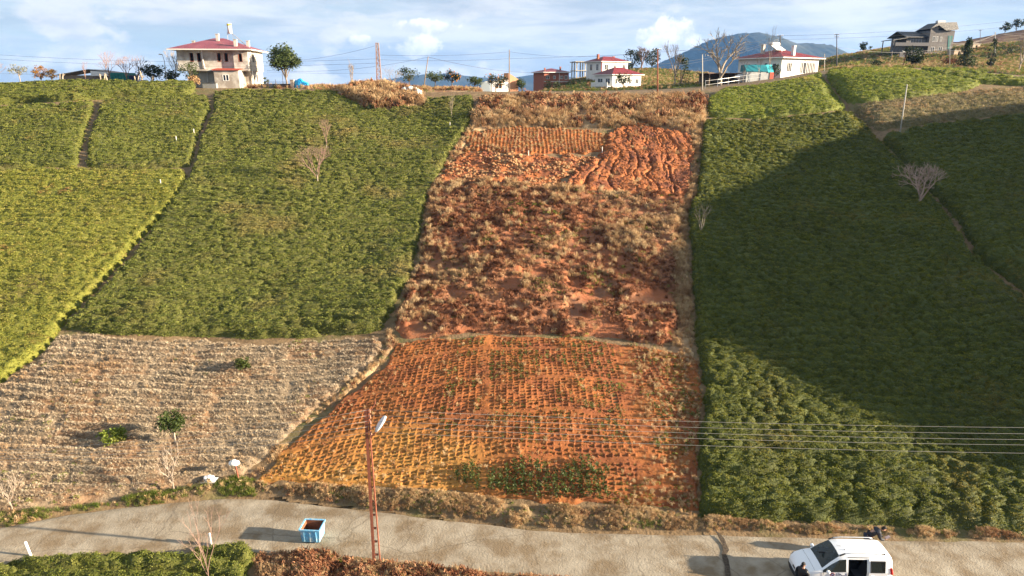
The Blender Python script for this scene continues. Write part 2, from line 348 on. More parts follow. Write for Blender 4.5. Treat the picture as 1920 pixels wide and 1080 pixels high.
LF = {
 'tea': leafmat('tea_leaf_olive', [(0.063, 0.082, 0.015), (0.130, 0.159, 0.029), (0.194, 0.217, 0.042), (0.305, 0.313, 0.072)], (0.351, 0.276, 0.096), 0.16, plo=0.54, phi=0.70),
 'bright': leafmat('tea_leaf_yellow_green', [(0.099, 0.123, 0.019), (0.191, 0.210, 0.032), (0.274, 0.269, 0.047), (0.348, 0.299, 0.079)], (0.332, 0.172, 0.079), 0.22, plo=0.60, phi=0.70),
 'mid': leafmat('tea_leaf_green', [(0.068, 0.086, 0.015), (0.135, 0.166, 0.025), (0.198, 0.217, 0.039), (0.273, 0.270, 0.067)], (0.320, 0.227, 0.079), 0.18, plo=0.55, phi=0.70),
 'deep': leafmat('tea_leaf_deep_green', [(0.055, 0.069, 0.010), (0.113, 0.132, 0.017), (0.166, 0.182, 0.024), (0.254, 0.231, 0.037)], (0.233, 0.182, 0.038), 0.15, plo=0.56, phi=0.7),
 'drab': leafmat('tea_leaf_drab', [(0.094, 0.096, 0.035), (0.189, 0.174, 0.064), (0.293, 0.235, 0.096), (0.377, 0.278, 0.135)], (0.471, 0.295, 0.144), 0.2),
 'lime': leafmat('tea_leaf_lime', [(0.104, 0.148, 0.019), (0.189, 0.235, 0.029), (0.264, 0.295, 0.042), (0.348, 0.330, 0.072)], (0.415, 0.330, 0.112), 0.2, plo=0.58, phi=0.7),
 'fern': leafmat('dead_fern', [(0.075, 0.030, 0.016), (0.17, 0.070, 0.036), (0.28, 0.125, 0.065), (0.42, 0.23, 0.13)], (0.486, 0.365, 0.203), 0.13, trans=0.2, plo=0.52, phi=0.72, rough=0.9, spec=0.1),
 'straw': leafmat('dry_grass', [(0.293, 0.171, 0.083), (0.411, 0.267, 0.138), (0.519, 0.373, 0.202), (0.586, 0.448, 0.276)], (0.254, 0.143, 0.074), 0.25, trans=0.25, rough=0.9, spec=0.1),
 'twig': leafmat('pruned_twig', [(0.207, 0.162, 0.108), (0.357, 0.282, 0.196), (0.510, 0.416, 0.297), (0.617, 0.524, 0.377)], (0.414, 0.256, 0.126), 0.2, trans=0.0, plo=0.58, phi=0.72, rough=0.9, spec=0.1),
 'grass': leafmat('green_grass', [(0.06, 0.095, 0.012), (0.11, 0.16, 0.02), (0.17, 0.20, 0.03), (0.24, 0.22, 0.08)], (0.20, 0.19, 0.08), 0.5),
 'dark': leafmat('dark_evergreen', [(0.015, 0.024, 0.008), (0.030, 0.045, 0.012), (0.050, 0.068, 0.018)]),
 'citrus': leafmat('citrus_leaf', [(0.026, 0.042, 0.010), (0.052, 0.075, 0.016), (0.085, 0.105, 0.024)]),
 'pine': leafmat('pine_needle', [(0.035, 0.055, 0.014), (0.060, 0.085, 0.020), (0.090, 0.115, 0.030)], trans=0.15),
 'orange': leafmat('orange_leaf', [(0.10, 0.075, 0.015), (0.22, 0.12, 0.02), (0.34, 0.16, 0.02)]),
 'silver': leafmat('silver_leaf', [(0.13, 0.14, 0.09), (0.20, 0.21, 0.14), (0.28, 0.28, 0.20)]),
 'young': leafmat('young_tea_leaf', [(0.030, 0.050, 0.012), (0.060, 0.090, 0.018), (0.10, 0.125, 0.03)]),
 'seed': leafmat('seedling_leaf', [(0.09, 0.085, 0.022), (0.16, 0.12, 0.035), (0.25, 0.17, 0.05)]),
}
# ------------------------------------------------------------------ clump shapes used by the scatters
CL = {}
def leaf_quads(n, rfun, ln, wd, seed, up=0.6):
    r = np.random.default_rng(seed); V = []; Fc = []
    for i in range(n):
        c = np.array(rfun(r)); d = r.normal(size=3); d[2] *= 0.5; d /= np.linalg.norm(d)
        nrm = r.normal(size=3) * (1 - up) + np.array([0, 0, up]); s = np.cross(d, nrm); s /= np.linalg.norm(s) + 1e-9
        l = ln * r.uniform(0.7, 1.3); w = wd * r.uniform(0.7, 1.3)
        k = len(V); V += [c - d * l / 2, c + s * w / 2, c + d * l / 2, c - s * w / 2]; Fc.append((k, k + 1, k + 2, k + 3))
    return np.array(V), np.array(Fc)
def dome(rad, h):
    def f(r):
        a = r.uniform(0, 2 * math.pi); q = rad * math.sqrt(r.uniform()); z = h * math.sqrt(max(0, 1 - (q / rad) ** 2)) * r.uniform(0.55, 1.05)
        return (q * math.cos(a), q * math.sin(a), z - 0.02)
    return f
def strips(n, seg, rad, h, w, seed, droop=0.5, z0=0.0):
    r = np.random.default_rng(seed); V = []; Fc = []
    for i in range(n):
        a = r.uniform(0, 2 * math.pi); L_ = rad * r.uniform(0.5, 1.1); H_ = h * r.uniform(0.6, 1.15); s = np.array([-math.sin(a), math.cos(a), r.uniform(-.3, .3)]) * w * r.uniform(0.6, 1.3)
        k = len(V); x0 = r.normal(size=2) * rad * 0.18
        for j in range(seg + 1):
            t = j / seg; q = L_ * t; z = z0 + H_ * (math.sin(t * math.pi * (0.5 + 0.5 * droop)))
            p = np.array([x0[0] + q * math.cos(a), x0[1] + q * math.sin(a), z]); ww = (1 - 0.85 * t) * (0.35 + 0.65 * min(1, t * 3 + 0.3))
            V += [p - s * ww * 0.5, p + s * ww * 0.5]
        for j in range(seg): Fc.append((k + 2 * j, k + 2 * j + 1, k + 2 * j + 3, k + 2 * j + 2))
    return np.array(V), np.array(Fc)
def stone_mesh(seed):
    r = np.random.default_rng(seed); V = []; 
    for z, q in ((-0.3, 0.7), (0.15, 1.0), (0.55, 0.55)):
        for k in range(6):
            a = k * math.pi / 3 + r.uniform(-.25, .25); V.append((q * math.cos(a) * r.uniform(.75, 1.2), q * math.sin(a) * r.uniform(.75, 1.2), z + r.uniform(-.1, .1)))
    V.append((0, 0, 0.7)); V.append((0, 0, -0.35)); V = np.array(V) * 0.5
    Fc = [(j * 6 + k, j * 6 + (k + 1) % 6, (j + 1) * 6 + (k + 1) % 6, (j + 1) * 6 + k) for j in (0, 1) for k in range(6)] + [(12 + k, 12 + (k + 1) % 6, 18, 18) for k in range(6)]
    return V, [f if f[2] != f[3] else f[:3] for f in Fc]
def clump(name, parts):
    """an unlinked source shape: list of (verts, faces, material)"""
    me = bpy.data.meshes.new(name); V = []; Fc = []; mi = []
    for k, (v, f, m) in enumerate(parts):
        o = len(V); V += [tuple(p) for p in v]; Fc += [tuple(int(i) + o for i in q) for q in f]; mi += [k] * len(f); me.materials.append(m)
    me.from_pydata(V, [], Fc); me.polygons.foreach_set('material_index', mi); me.update()
    return bpy.data.objects.new(name, me)
def clump_set(name, maker, n=3):
    c = bpy.data.collections.new(name)
    for i in range(n): c.objects.link(clump('%s_%d' % (name, i), maker(i)))
    CL[name] = c
for k in ('tea', 'bright', 'mid', 'deep', 'lime'):
    clump_set('c_' + k, lambda i, k=k: [(*leaf_quads(26, dome(0.20, 0.085), 0.105, 0.056, i + 3, 0.22), LF[k])], 4)
clump_set('c_drab', lambda i: [(*leaf_quads(16, dome(0.22, 0.16), 0.10, 0.05, i + 3), LF['drab']), (*strips(8, 2, 0.16, 0.22, 0.014, i, 0.0), LF['twig'])])
clump_set('c_fern', lambda i: [(*strips(13, 4, 0.42, 0.34, 0.10, i + 20, 0.75), LF['fern'])], 4)
clump_set('c_fernfine', lambda i: [(*strips(26, 3, 0.30, 0.30, 0.035, i + 60, 0.6), LF['fern'])], 3)
clump_set('c_straw', lambda i: [(*strips(30, 3, 0.26, 0.34, 0.022, i + 40, 0.6), LF['straw'])], 4)
clump_set('c_grass', lambda i: [(*strips(22, 2, 0.20, 0.22, 0.022, i + 50, 0.4), LF['grass'])], 3)
clump_set('c_weed', lambda i: [(*leaf_quads(22, dome(0.2, 0.2), 0.12, 0.05, i + 13), LF['mid'])], 3)
clump_set('c_twig', lambda i: [(*strips(20, 2, 0.20, 0.20, 0.020, i + 70, 0.15), LF['twig'])] + ([(*leaf_quads(5, dome(0.15, 0.2), 0.07, 0.035, i), LF['drab'])] if i % 2 else []), 4)
clump_set('c_stone', lambda i: [(*stone_mesh(i), M_rock)], 4)
clump_set('c_clod', lambda i: [(*stone_mesh(i + 9), M_red)], 4)
clump_set('c_seed', lambda i: [(*leaf_quads(9, dome(0.07, 0.12), 0.075, 0.035, i + 90, 0.4), LF['seed'])], 3)
def scatter(o, specs):
    """geometry nodes: clumps spread over the faces of o; spec = (clump set, density attribute, scale lo, scale hi, tilt)"""
    ng = bpy.data.node_groups.new('scatter', 'GeometryNodeTree')
    ng.interface.new_socket('Geometry', in_out='INPUT', socket_type='NodeSocketGeometry'); ng.interface.new_socket('Geometry', in_out='OUTPUT', socket_type='NodeSocketGeometry')
    N = ng.nodes; L = ng.links; gi = N.new('NodeGroupInput'); go = N.new('NodeGroupOutput'); jn = N.new('GeometryNodeJoinGeometry')
    L.new(gi.outputs[0], jn.inputs[0])
    sa = N.new('GeometryNodeInputNamedAttribute'); sa.data_type = 'FLOAT'; sa.inputs['Name'].default_value = 'sc'
    for k, (cname, att, lo, hi, tilt) in enumerate(specs):
        na = N.new('GeometryNodeInputNamedAttribute'); na.data_type = 'FLOAT'; na.inputs['Name'].default_value = att
        dp = N.new('GeometryNodeDistributePointsOnFaces'); dp.inputs['Seed'].default_value = k + 3; L.new(gi.outputs[0], dp.inputs['Mesh']); L.new(na.outputs[0], dp.inputs['Density'])
        ci = N.new('GeometryNodeCollectionInfo'); ci.inputs['Collection'].default_value = CL[cname]; ci.inputs['Separate Children'].default_value = True; ci.inputs['Reset Children'].default_value = True
        ip = N.new('GeometryNodeInstanceOnPoints'); ip.inputs['Pick Instance'].default_value = True
        rv = N.new('FunctionNodeRandomValue'); rv.data_type = 'FLOAT_VECTOR'; rv.inputs[0].default_value = (-tilt, -tilt, 0); rv.inputs[1].default_value = (tilt, tilt, 6.283); rv.inputs['Seed'].default_value = k
        rs = N.new('FunctionNodeRandomValue'); rs.data_type = 'FLOAT'; rs.inputs[2].default_value = lo; rs.inputs[3].default_value = hi; rs.inputs['Seed'].default_value = k + 9
        mu = N.new('ShaderNodeMath'); mu.operation = 'MULTIPLY'; L.new(rs.outputs[1], mu.inputs[0]); L.new(sa.outputs[0], mu.inputs[1])
        L.new(dp.outputs['Points'], ip.inputs['Points']); L.new(ci.outputs[0], ip.inputs['Instance']); L.new(rv.outputs[0], ip.inputs['Rotation']); L.new(mu.outputs[0], ip.inputs['Scale'])
        L.new(ip.outputs[0], jn.inputs[0])
    L.new(jn.outputs[0], go.inputs[0])
    md = o.modifiers.new('scatter', 'NODES'); md.node_group = ng
def poly_world(px): return [gp(*p)[:2] for p in px]
def densify(px, n=4):
    out = []
    for a, b in zip(px, px[1:] + px[:1]):
        for k in range(n): out.append((a[0] + (b[0] - a[0]) * k / n, a[1] + (b[1] - a[1]) * k / n))
    return out
def plot(name, px, res, hfun, material, label, cat, specs=(), edge=0.35, wob=0.25, kind='stuff', sink=0.12, lift=0.03, poly=None, seed=0, ring=0.0):
    poly = poly if poly is not None else poly_world(densify(px, 4)); P = np.array(poly)
    x0, y0 = P.min(0) - 0.6; x1, y1 = P.max(0) + 0.6
    xs = np.arange(x0, x1, res); ys = np.arange(y0, y1, res); X, Y = np.meshgrid(xs, ys)
    X = X + (vnoise(X / res * 1.7, Y / res * 1.7, 1) - .5) * res * .3
    sd = np.where(inside(X, Y, poly), 1, -1) * seg_dist(X, Y, poly) + (fbm(X * 1.1, Y * 1.1, 2, 31 + seed) - 0.5) * 2 * wob
    e = sstep(0.0, edge, sd); h, dens = hfun(X, Y, sd)
    Z = G(X, Y) + lift * e + h * e - sink * (1 - e)
    keep = sd > -0.35; q = keep[:-1, :-1] & keep[1:, :-1] & keep[:-1, 1:] & keep[1:, 1:]
    idx = np.arange(X.size).reshape(X.shape); a = idx[:-1, :-1][q]; b = idx[:-1, 1:][q]; c = idx[1:, 1:][q]; d = idx[1:, :-1][q]
    Fq = np.stack([a, b, c, d], 1); used = np.unique(Fq); remap = np.zeros(X.size, np.int32); remap[used] = np.arange(len(used))
    V = np.stack([X.ravel()[used], Y.ravel()[used], Z.ravel()[used]], 1)
    me = mesh_np(name, V, remap[Fq], material, smooth=True)
    far = np.clip(V[:, 1] / 45.0, 0.75, 2.0)
    for k, dn in dict(dens, sc=None).items():
        at_ = me.attributes.new(k, 'FLOAT', 'POINT')
        val = far ** 0.75 if k == 'sc' else (dn * sstep(0.02, 0.1, sd)).ravel()[used] / far ** 1.45
        at_.data.foreach_set('value', np.ascontiguousarray(val, np.float32))
    o = link(bpy.data.objects.new(name, me)); tag(o, label, cat, None, kind)
    if specs: scatter(o, specs)
    return o
def canopy(H=0.7, pitch=0.95, up=0.95, dens=15.0, curve=0.0, seed=0, gap=0.7, rowgap=0.75, bare=None, ang=0.0, relief=0.12, bumpy=0.28):
    def f(X, Y, sd):
        Xr = X * math.cos(ang) + Y * math.sin(ang); Yr = -X * math.sin(ang) + Y * math.cos(ang)
        wob = (fbm(Xr * 0.10, Yr * 0.10, 3, seed + 2) - 0.5) * 2.4 + (fbm(Xr * .5, Yr * .5, 2, seed + 8) - .5) * .28
        v = (Yr + wob + curve * Xr * Xr) / pitch; u = Xr / up + 0.37 * np.floor(v)
        f1, f2 = worley(u, v, seed, 0.75); bush = np.clip(1 - 1.05 * f1 * f1, 0, 1)
        row = np.abs(np.cos(np.pi * v)) ; row = 1 - rowgap * sstep(0.62, 0.28, row) * sstep(0.18, 0.36, fbm(X * .25, Y * .25, 2, seed + 5))
        edgeg = sstep(0.0, 0.28, f2 - f1)
        h = H * (1 - bumpy + bumpy * bush) * row * (1 - gap * (1 - edgeg) * sstep(0.3, 0.52, fbm(X * .4, Y * .4, 2, seed + 12)))
        h = h + (fbm(X * 2.6, Y * 2.6, 3, seed + 3) - 0.5) * relief * 1.6
        d = 1.7 * dens * (0.04 + 0.96 * sstep(0.35 * H, 0.7 * H, h))
        return h, {'d0': d}
    return f
# ------------------------------------------------------------------ the ground and the road
def build_ground():
    def axis(a, b, s, lo, hi): 
        m = np.arange(a, b + s, s); return np.concatenate([np.array(lo, float), m, np.array(hi, float)])
    xs = axis(-118, 198, 1.0, [-9000, -5000, -2500, -1200, -600, -300, -170], [240, 330, 600, 1200, 2500, 5000, 9000]); ys = axis(9, 308, 1.0, [-9000, -3000, -1000, -300, -90, -20], [340, 420, 600, 1000, 2000, 4500, 9000, 14000])
    X, Y = np.meshgrid(xs, ys); Z = G(X, Y)
    out = np.maximum.reduce([GX0 - X, X - GX1, GY0 - Y, Y - GY1, np.zeros_like(X)])
    Z = Z + (-45 - Z) * sstep(5, 250, out)
    Z = Z + np.where(out > 0, 0, (fbm(X * .7, Y * .7, 3, 77) - 0.5) * 0.12) - 0.02
    onroad = (Y < y_back(X) + 0.8) & (Y > y_front(X) - 0.8); Z = np.where(onroad & (out <= 0), np.minimum(Z, -0.06), Z)
    idx = np.arange(X.size).reshape(X.shape)
    Fq = np.stack([idx[:-1, :-1], idx[:-1, 1:], idx[1:, 1:], idx[1:, :-1]], -1).reshape(-1, 4)
    o = link(bpy.data.objects.new('ground', mesh_np('ground', np.stack([X, Y, Z], -1).reshape(-1, 3), Fq, M_ground, True))); tag(o, 'hillside ground of dry brown earth and thin grass', None, None, 'structure')
    # road sheet
    n = 260; m = 14; xs = np.linspace(-88, 118, n); V = []
    for j in range(m + 1):
        t = j / m
        wob = (fbm(xs * .9, xs * 0 + 3, 3, 5) - .5) * .5 * (t == 1) + (fbm(xs * .9, xs * 0 + 9, 3, 6) - .5) * .3 * (t == 0)
        y = y_front(xs) * (1 - t) + y_back(xs) * t + wob; z = 0.02 + 0.05 * math.sin(math.pi * t) + (fbm(xs * .4, y * .4, 2, 8) - .5) * 0.05 - (0.14 if j in (0, m) else 0)
        V.append(np.stack([xs, y, z], 1))
    V = np.concatenate(V); idx = np.arange(len(V)).reshape(m + 1, n)
    Fq = np.stack([idx[:-1, :-1], idx[:-1, 1:], idx[1:, 1:], idx[1:, :-1]], -1).reshape(-1, 4)
    o = link(bpy.data.objects.new('road', mesh_np('road', V, Fq, M_road, True))); tag(o, 'cracked narrow concrete road', None, None, 'structure')
    # the wide open crack across the road by the car: dark earth strip with broken lips
    pts = [flat(*p) for p in [(1338, 995), (1347, 1004), (1353, 1013), (1358, 1024), (1361, 1034), (1357, 1042), (1360, 1052), (1363, 1064), (1364, 1080), (1368, 1100)]]
    mb = MB(); w = [0.02, .09, .13, .10, .14, .10, .13, .11, .12, .05]; V = []
    for p, a in zip(pts, w): V += [(p[0] - a, p[1], 0.105), (p[0], p[1], 0.108), (p[0] + a * .9, p[1] - .04, 0.105)]
    mb.add(V, [(3 * i + k, 3 * i + k + 1, 3 * i + k + 4, 3 * i + k + 3) for i in range(len(pts) - 1) for k in (0, 1)])
    mb.build('road_crack', mat('crack_earth', (0.035, 0.028, 0.022), (0.10, 0.075, 0.05), 9, bump=.03), None, label='wide dark crack running across the concrete road', kind='structure')
build_ground()

# ------------------------------------------------------------------ tea plots and rough ground
TEA = lambda k, lo=0.5, hi=0.9: [('c_' + k, 'd0', lo, hi, 0.5)]
plot('tea_plot', [(402, 208), (399, 178), (480, 172), (630, 178), (690, 210), (790, 205), (800, 190), (886, 186), (888, 208), (876, 243), (848, 280), (826, 325), (798, 385), (788, 445), (773, 515), (743, 575), (720, 622), (640, 632), (500, 638), (350, 633), (230, 628), (122, 620), (174, 564), (234, 503), (294, 424), (351, 346), (367, 310), (377, 270), (391, 235)],
     0.12, canopy(0.66, 1.0, 1.3, 17, 0.0006, 1, .3, 1.0, bumpy=.2, relief=.09), M_can['tea'], 'large olive-green tea plot below the unfinished grey house', 'tea field', TEA('tea'))
plot('tea_plot', [(-160, 330), (0, 328), (60, 322), (150, 322), (240, 328), (348, 324), (350, 346), (311, 403), (256, 459), (204, 524), (151, 574), (112, 616), (97, 642), (58, 682), (0, 720), (-160, 790)],
     0.14, canopy(0.62, 1.0, 1.2, 17, 0, 2, 0.22, 0.5, bumpy=.18, relief=.10), M_can['bright'], 'bright yellow-green tea plot with reddish dead fern patches', 'tea field', TEA('bright'))
plot('tea_plot', [(-140, 212), (0, 206), (90, 200), (176, 194), (170, 220), (154, 270), (146, 315), (60, 315), (0, 322), (-140, 324)],
     0.17, canopy(0.6, 0.9, 0.9, 15, 0, 3, .35, .8, bumpy=.2), M_can['mid'], 'olive tea plot left of the narrow trodden dirt path', 'tea field', TEA('mid'))
plot('tea_plot', [(192, 194), (300, 186), (388, 184), (394, 202), (381, 240), (368, 270), (358, 314), (240, 322), (162, 315), (168, 265), (184, 220)],
     0.17, canopy(0.6, 0.9, 0.9, 15, 0, 4, .35, .8, bumpy=.2), M_can['mid'], 'square tea plot between two narrow trodden dirt paths', 'tea field', TEA('mid'))
plot('tea_plot', [(-140, 204), (0, 197), (100, 191), (250, 184), (350, 181), (366, 172), (366, 164), (250, 162), (150, 158), (60, 163), (-140, 172)],
     0.17, canopy(0.9, 1.1, 1.1, 15, 0, 5, .2, .2), M_can['mid'], 'terrace of tall clipped tea on the crest left of the grey house', 'tea field', TEA('mid'))
plot('tea_plot', [(1327, 220), (1327, 190), (1350, 174), (1420, 166), (1500, 152), (1538, 142), (1550, 160), (1568, 182), (1586, 206), (1500, 215), (1420, 223)],
     0.17, canopy(0.62, 0.85, 1.2, 16, 0, 6, .2, .6, bumpy=.15, relief=.09), M_can['lime'], 'pale green tea plot just below the white house with red roof', 'tea field', TEA('lime'))
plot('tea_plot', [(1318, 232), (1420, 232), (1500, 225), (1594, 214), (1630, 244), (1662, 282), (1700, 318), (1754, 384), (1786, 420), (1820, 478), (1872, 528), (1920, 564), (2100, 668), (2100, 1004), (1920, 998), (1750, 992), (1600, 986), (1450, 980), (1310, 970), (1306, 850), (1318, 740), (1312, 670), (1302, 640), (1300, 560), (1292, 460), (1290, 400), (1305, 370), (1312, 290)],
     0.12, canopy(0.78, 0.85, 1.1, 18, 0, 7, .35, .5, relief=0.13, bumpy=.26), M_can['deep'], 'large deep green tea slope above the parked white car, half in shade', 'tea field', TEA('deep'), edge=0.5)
plot('tea_plot', [(1554, 156), (1550, 138), (1620, 133), (1700, 134), (1756, 144), (1840, 157), (1815, 170), (1720, 183), (1640, 191), (1588, 194), (1567, 174)],
     0.3, canopy(0.6, .95, 1.1, 15, 0, 8, .2, .5, bumpy=.15, relief=.1), M_can['lime'], 'bright lime-green rounded tea plot below the far dark-roofed villa', 'tea field', TEA('lime'))
plot('tea_plot', [(1722, 134), (1800, 138), (1900, 150), (2050, 160), (2050, 166), (1900, 161), (1830, 157), (1766, 143)],
     0.3, canopy(0.7, 1.0, 1.1, 14, 0, 9, .2), M_can['lime'], 'thin bright strip of tea along the crest below the conifer', 'tea field', TEA('lime'))
plot('tea_plot', [(1596, 203), (1700, 190), (1830, 174), (1920, 166), (2040, 163), (2040, 207), (1920, 214), (1800, 225), (1720, 236), (1652, 245), (1626, 236)],
     0.3, canopy(0.5, 0.9, 1.0, 14, 0, 10, .4), M_can['drab'], 'drab grey-brown pruned tea plot crossed by a leaning pole', 'tea field', [('c_drab', 'd0', 0.55, 0.95, 0.5)])
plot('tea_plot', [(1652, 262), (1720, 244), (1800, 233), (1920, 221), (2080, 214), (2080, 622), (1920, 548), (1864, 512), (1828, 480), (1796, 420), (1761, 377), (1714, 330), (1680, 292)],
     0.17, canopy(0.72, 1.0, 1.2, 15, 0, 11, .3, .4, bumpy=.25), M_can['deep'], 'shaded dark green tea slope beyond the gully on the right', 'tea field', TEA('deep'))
plot('tea_plot', [(-140, 1085), (0, 1066), (60, 1058), (200, 1045), (300, 1040), (400, 1034), (462, 1030), (478, 1038), (476, 1060), (460, 1140), (-140, 1300)],
     0.14, canopy(0.62, 1.0, 1.1, 20, 0, 12, .3), M_can['mid'], 'low tea patch on the near side of the road', 'tea field', TEA('mid'), edge=0.4)
def pruned(X, Y, sd):
    wob = (fbm(X * 0.09, Y * 0.09, 3, 41) - 0.5) * 1.8 + (fbm(X * .5, Y * .5, 2, 42) - .5) * .16
    v = (Y + wob) / 0.62; row = 0.5 + 0.5 * np.cos(2 * np.pi * v); row = sstep(0.2, 0.8, row)
    broken = sstep(0.22, 0.40, fbm(X * 1.5, Y * .8, 3, 44))
    h = 0.34 * row * (0.6 + 0.4 * broken) + (fbm(X * 3, Y * 3, 3, 43) - .5) * 0.08
    green = sstep(0.52, 0.66, fbm(X * .35, Y * .35, 3, 46)); nearv = sstep(31.5, 29.0, Y)
    return h, {'d0': 75 * row * (0.3 + 0.7 * broken), 'd1': 1.5 * green * row + 1.2 * nearv * row, 'd2': 0.3 + 0 * row}
plot('pruned_tea_plot', [(102, 642), (132, 632), (350, 645), (500, 650), (640, 643), (714, 634), (716, 655), (690, 690), (640, 730), (590, 770), (540, 820), (490, 868), (460, 888), (400, 903), (330, 914), (200, 934), (80, 950), (0, 956), (-170, 985), (-170, 815), (0, 728), (60, 692)],
     0.13, pruned, M_prunesoil, 'beige pruned tea plot in bare twiggy rows above the road', 'tea field', [('c_twig', 'd0', 0.4, 0.75, 0.5), ('c_weed', 'd1', 0.6, 1.1, 0.5), ('c_straw', 'd2', 0.4, 0.7, 0.6)], edge=0.2)
# red bed with planting pockets
BED_PX = [(745, 645), (820, 635), (900, 630), (1080, 634), (1250, 655), (1304, 672), (1322, 740), (1312, 850), (1314, 957), (1150, 950), (1000, 945), (850, 925), (700, 915), (560, 905), (478, 902), (540, 832), (600, 782), (660, 733), (715, 688)]
BED = poly_world(densify(BED_PX, 4)); CPU, CPV = 0.37, 0.28
PATH_X = float(gp(908, 760)[0]); STRIP_X = (float(gp(1170, 760)[0]), float(gp(1212, 760)[0]))
def bed_uv(X, Y):
    wob = (fbm(X * .18, Y * .18, 2, 51) - .5) * 1.0
    v = (Y + wob + 0.020 * np.minimum(X + 1.5, 0) ** 2 + 0.006 * np.maximum(X - 2, 0) ** 2) / CPV
    v = v + (vnoise(X * 2.3, Y * 1.1, 88) - .5) * .22
    u = (X + 0.035 * (Y - 35) * X * 0.3 + (fbm(X * .2, Y * .2, 2, 52) - .5) * .5) / CPU + .35 * (_hash(np.floor(v), np.floor(v) * 0, 4) - .5)
    return u, v
def bed_mask(X, Y, u, v):
    row = np.floor(v); skip = (np.mod(row, 11) == 3) & (fbm(X * .12, row * .5, 2, 54) > 0.42)
    m = np.where(skip, 0.0, 1.0); m *= sstep(0.12, 0.3, np.abs(X - PATH_X - 0.15 * np.sin(Y * .9)))
    st = (X > STRIP_X[0] + .15 * np.sin(Y)) & (X < STRIP_X[1] + .2 * np.sin(Y * 1.3)); return m * np.where(st, 0.15, 1.0)
def red_bed(X, Y, sd):
    u, v = bed_uv(X, Y); fu = u - np.floor(u); fv = v - np.floor(v); m = bed_mask(X, Y, u, v) * sstep(.1, .5, sd)
    rnd = 0.6 + 0.8 * _hash(np.floor(u), np.floor(v), 9)
    terr = SL * CPV * (sstep(0.02, 0.40, fv) - fv) * 1.15
    pit = sstep(0.50, 0.38, np.abs(fu - 0.5)) * sstep(0.36, 0.18, np.abs(fv - 0.5))
    rim = 0.0
    h = m * (terr * 1.7 - 0.12 * rnd * pit + rim) + (fbm(X * 2.2, Y * 2.2, 4, 57) - .5) * 0.10 + (fbm(X * .5, Y * .5, 2, 58) - .5) * .18 + 0.08
    gold = sstep(-1, -7, X) * sstep(34, 30, Y); weed = sstep(3.2, 5.2, X) * sstep(0.5, 0.66, fbm(X * .7, Y * .7, 3, 59)) + 0.6 * sstep(4.2, 6, X) * sstep(31, 29, Y)
    och = sstep(1.5, -6, X + (fbm(X * .4, Y * .4, 3, 65) - .5) * 6) * sstep(36, 30.5, Y + (fbm(X * .5, Y * .5, 2, 67) - .5) * 4)
    return h, {'ochre': och * .85, 'd0': 5.0 * gold + 0.5, 'd1': 5.0 * weed, 'd2': 0.6 + 6 * weed * sstep(31.5, 29.5, Y) + 5 * sstep(6.2, 8.0, X), 'd3': 9.0 + 0 * X}
plot('red_soil_bed', None, 0.055, red_bed, M_gold, 'terraced red soil bed of small planting pockets above the road', 'plant bed', [('c_straw', 'd0', 0.25, 0.5, 0.6), ('c_weed', 'd1', 0.5, 1.0, 0.4), ('c_straw', 'd2', .4, .9, .6), ('c_clod', 'd3', .05, .13, .5)], edge=0.25, poly=BED, kind='structure')
def ferns(X, Y, sd):
    f1, f2 = worley(X / 1.5, Y / 1.3, 61); lump = np.clip(1 - f1 * f1 * 1.3, 0, 1); bare = sstep(0.50, 0.58, fbm(X * .45, Y * .7, 4, 62)) * (0.55 + .45 * sstep(58, 46, Y))
    h = 0.42 * lump * (1 - bare) + (fbm(X * 1.3, Y * 1.3, 4, 63) - .5) * 0.6 * (1 - .7 * bare) + 0.1
    straw = sstep(0.50, 0.64, fbm(X * .22, Y * .22, 3, 64)) * sstep(47, 58, Y) + sstep(-4, -8, X) * .6; green = sstep(0.58, 0.68, fbm(X * .5, Y * .5, 3, 66))
    c = (1 - bare)
    return h, {'d0': 6 * c * (0.1 + 1.3 * lump), 'd1': 8 * c * (.2 + lump) + .6, 'd2': (8 * np.clip(straw, 0, 1) + .8) * c, 'd3': 6 * green * c + .15}
plot('dead_fern_patch', [(805, 350), (900, 345), (1000, 352), (1060, 356), (1100, 366), (1285, 368), (1280, 402), (1268, 470), (1270, 560), (1276, 636), (1240, 648), (1080, 630), (900, 624), (760, 636), (735, 618), (755, 565), (783, 505), (793, 435)],
     0.16, ferns, M_fernsoil, 'rust-brown thicket of dead fern in the middle of the slope', 'dead fern', [('c_fern', 'd0', 0.35, 0.8, 0.5), ('c_fernfine', 'd1', 0.4, 0.95, 0.6), ('c_straw', 'd2', 0.8, 1.4, 0.4), ('c_weed', 'd3', 0.8, 1.3, 0.4)])
def rough_top(X, Y, sd):
    f1, f2 = worley(X / 2.0, Y / 2.0, 71); lump = np.clip(1 - f1 * f1 * 1.2, 0, 1); top = sstep(88, 96, Y)
    h = (0.25 + 0.25 * top) * lump + (fbm(X * .9, Y * .9, 4, 73) - .5) * 0.5 + 0.05
    return h, {'d0': 16 * (0.25 + 0.75 * sstep(0.55, 0.42, fbm(X * .25, Y * .25, 3, 74) + .12 * top)), 'd1': 6 * (top * .9 + .12) * sstep(0.38, 0.52, fbm(X * .25, Y * .25, 3, 74) + .16 * top), 'd2': 2.0 * sstep(0.55, 0.65, fbm(X * .4, Y * .4, 3, 75))}
plot('dry_brush_bank', [(896, 204), (905, 192), (1000, 188), (1200, 190), (1318, 184), (1318, 240), (1295, 252), (1220, 238), (1150, 240), (1050, 240), (955, 236), (880, 250), (885, 225)],
     0.25, rough_top, M_strawsoil, 'tall dry grass and brown brush on the crest above the red field', 'dry grass', [('c_straw', 'd0', 0.9, 1.6, 0.4), ('c_fern', 'd1', 0.9, 1.7, 0.6), ('c_weed', 'd2', 0.9, 1.4, 0.4)])
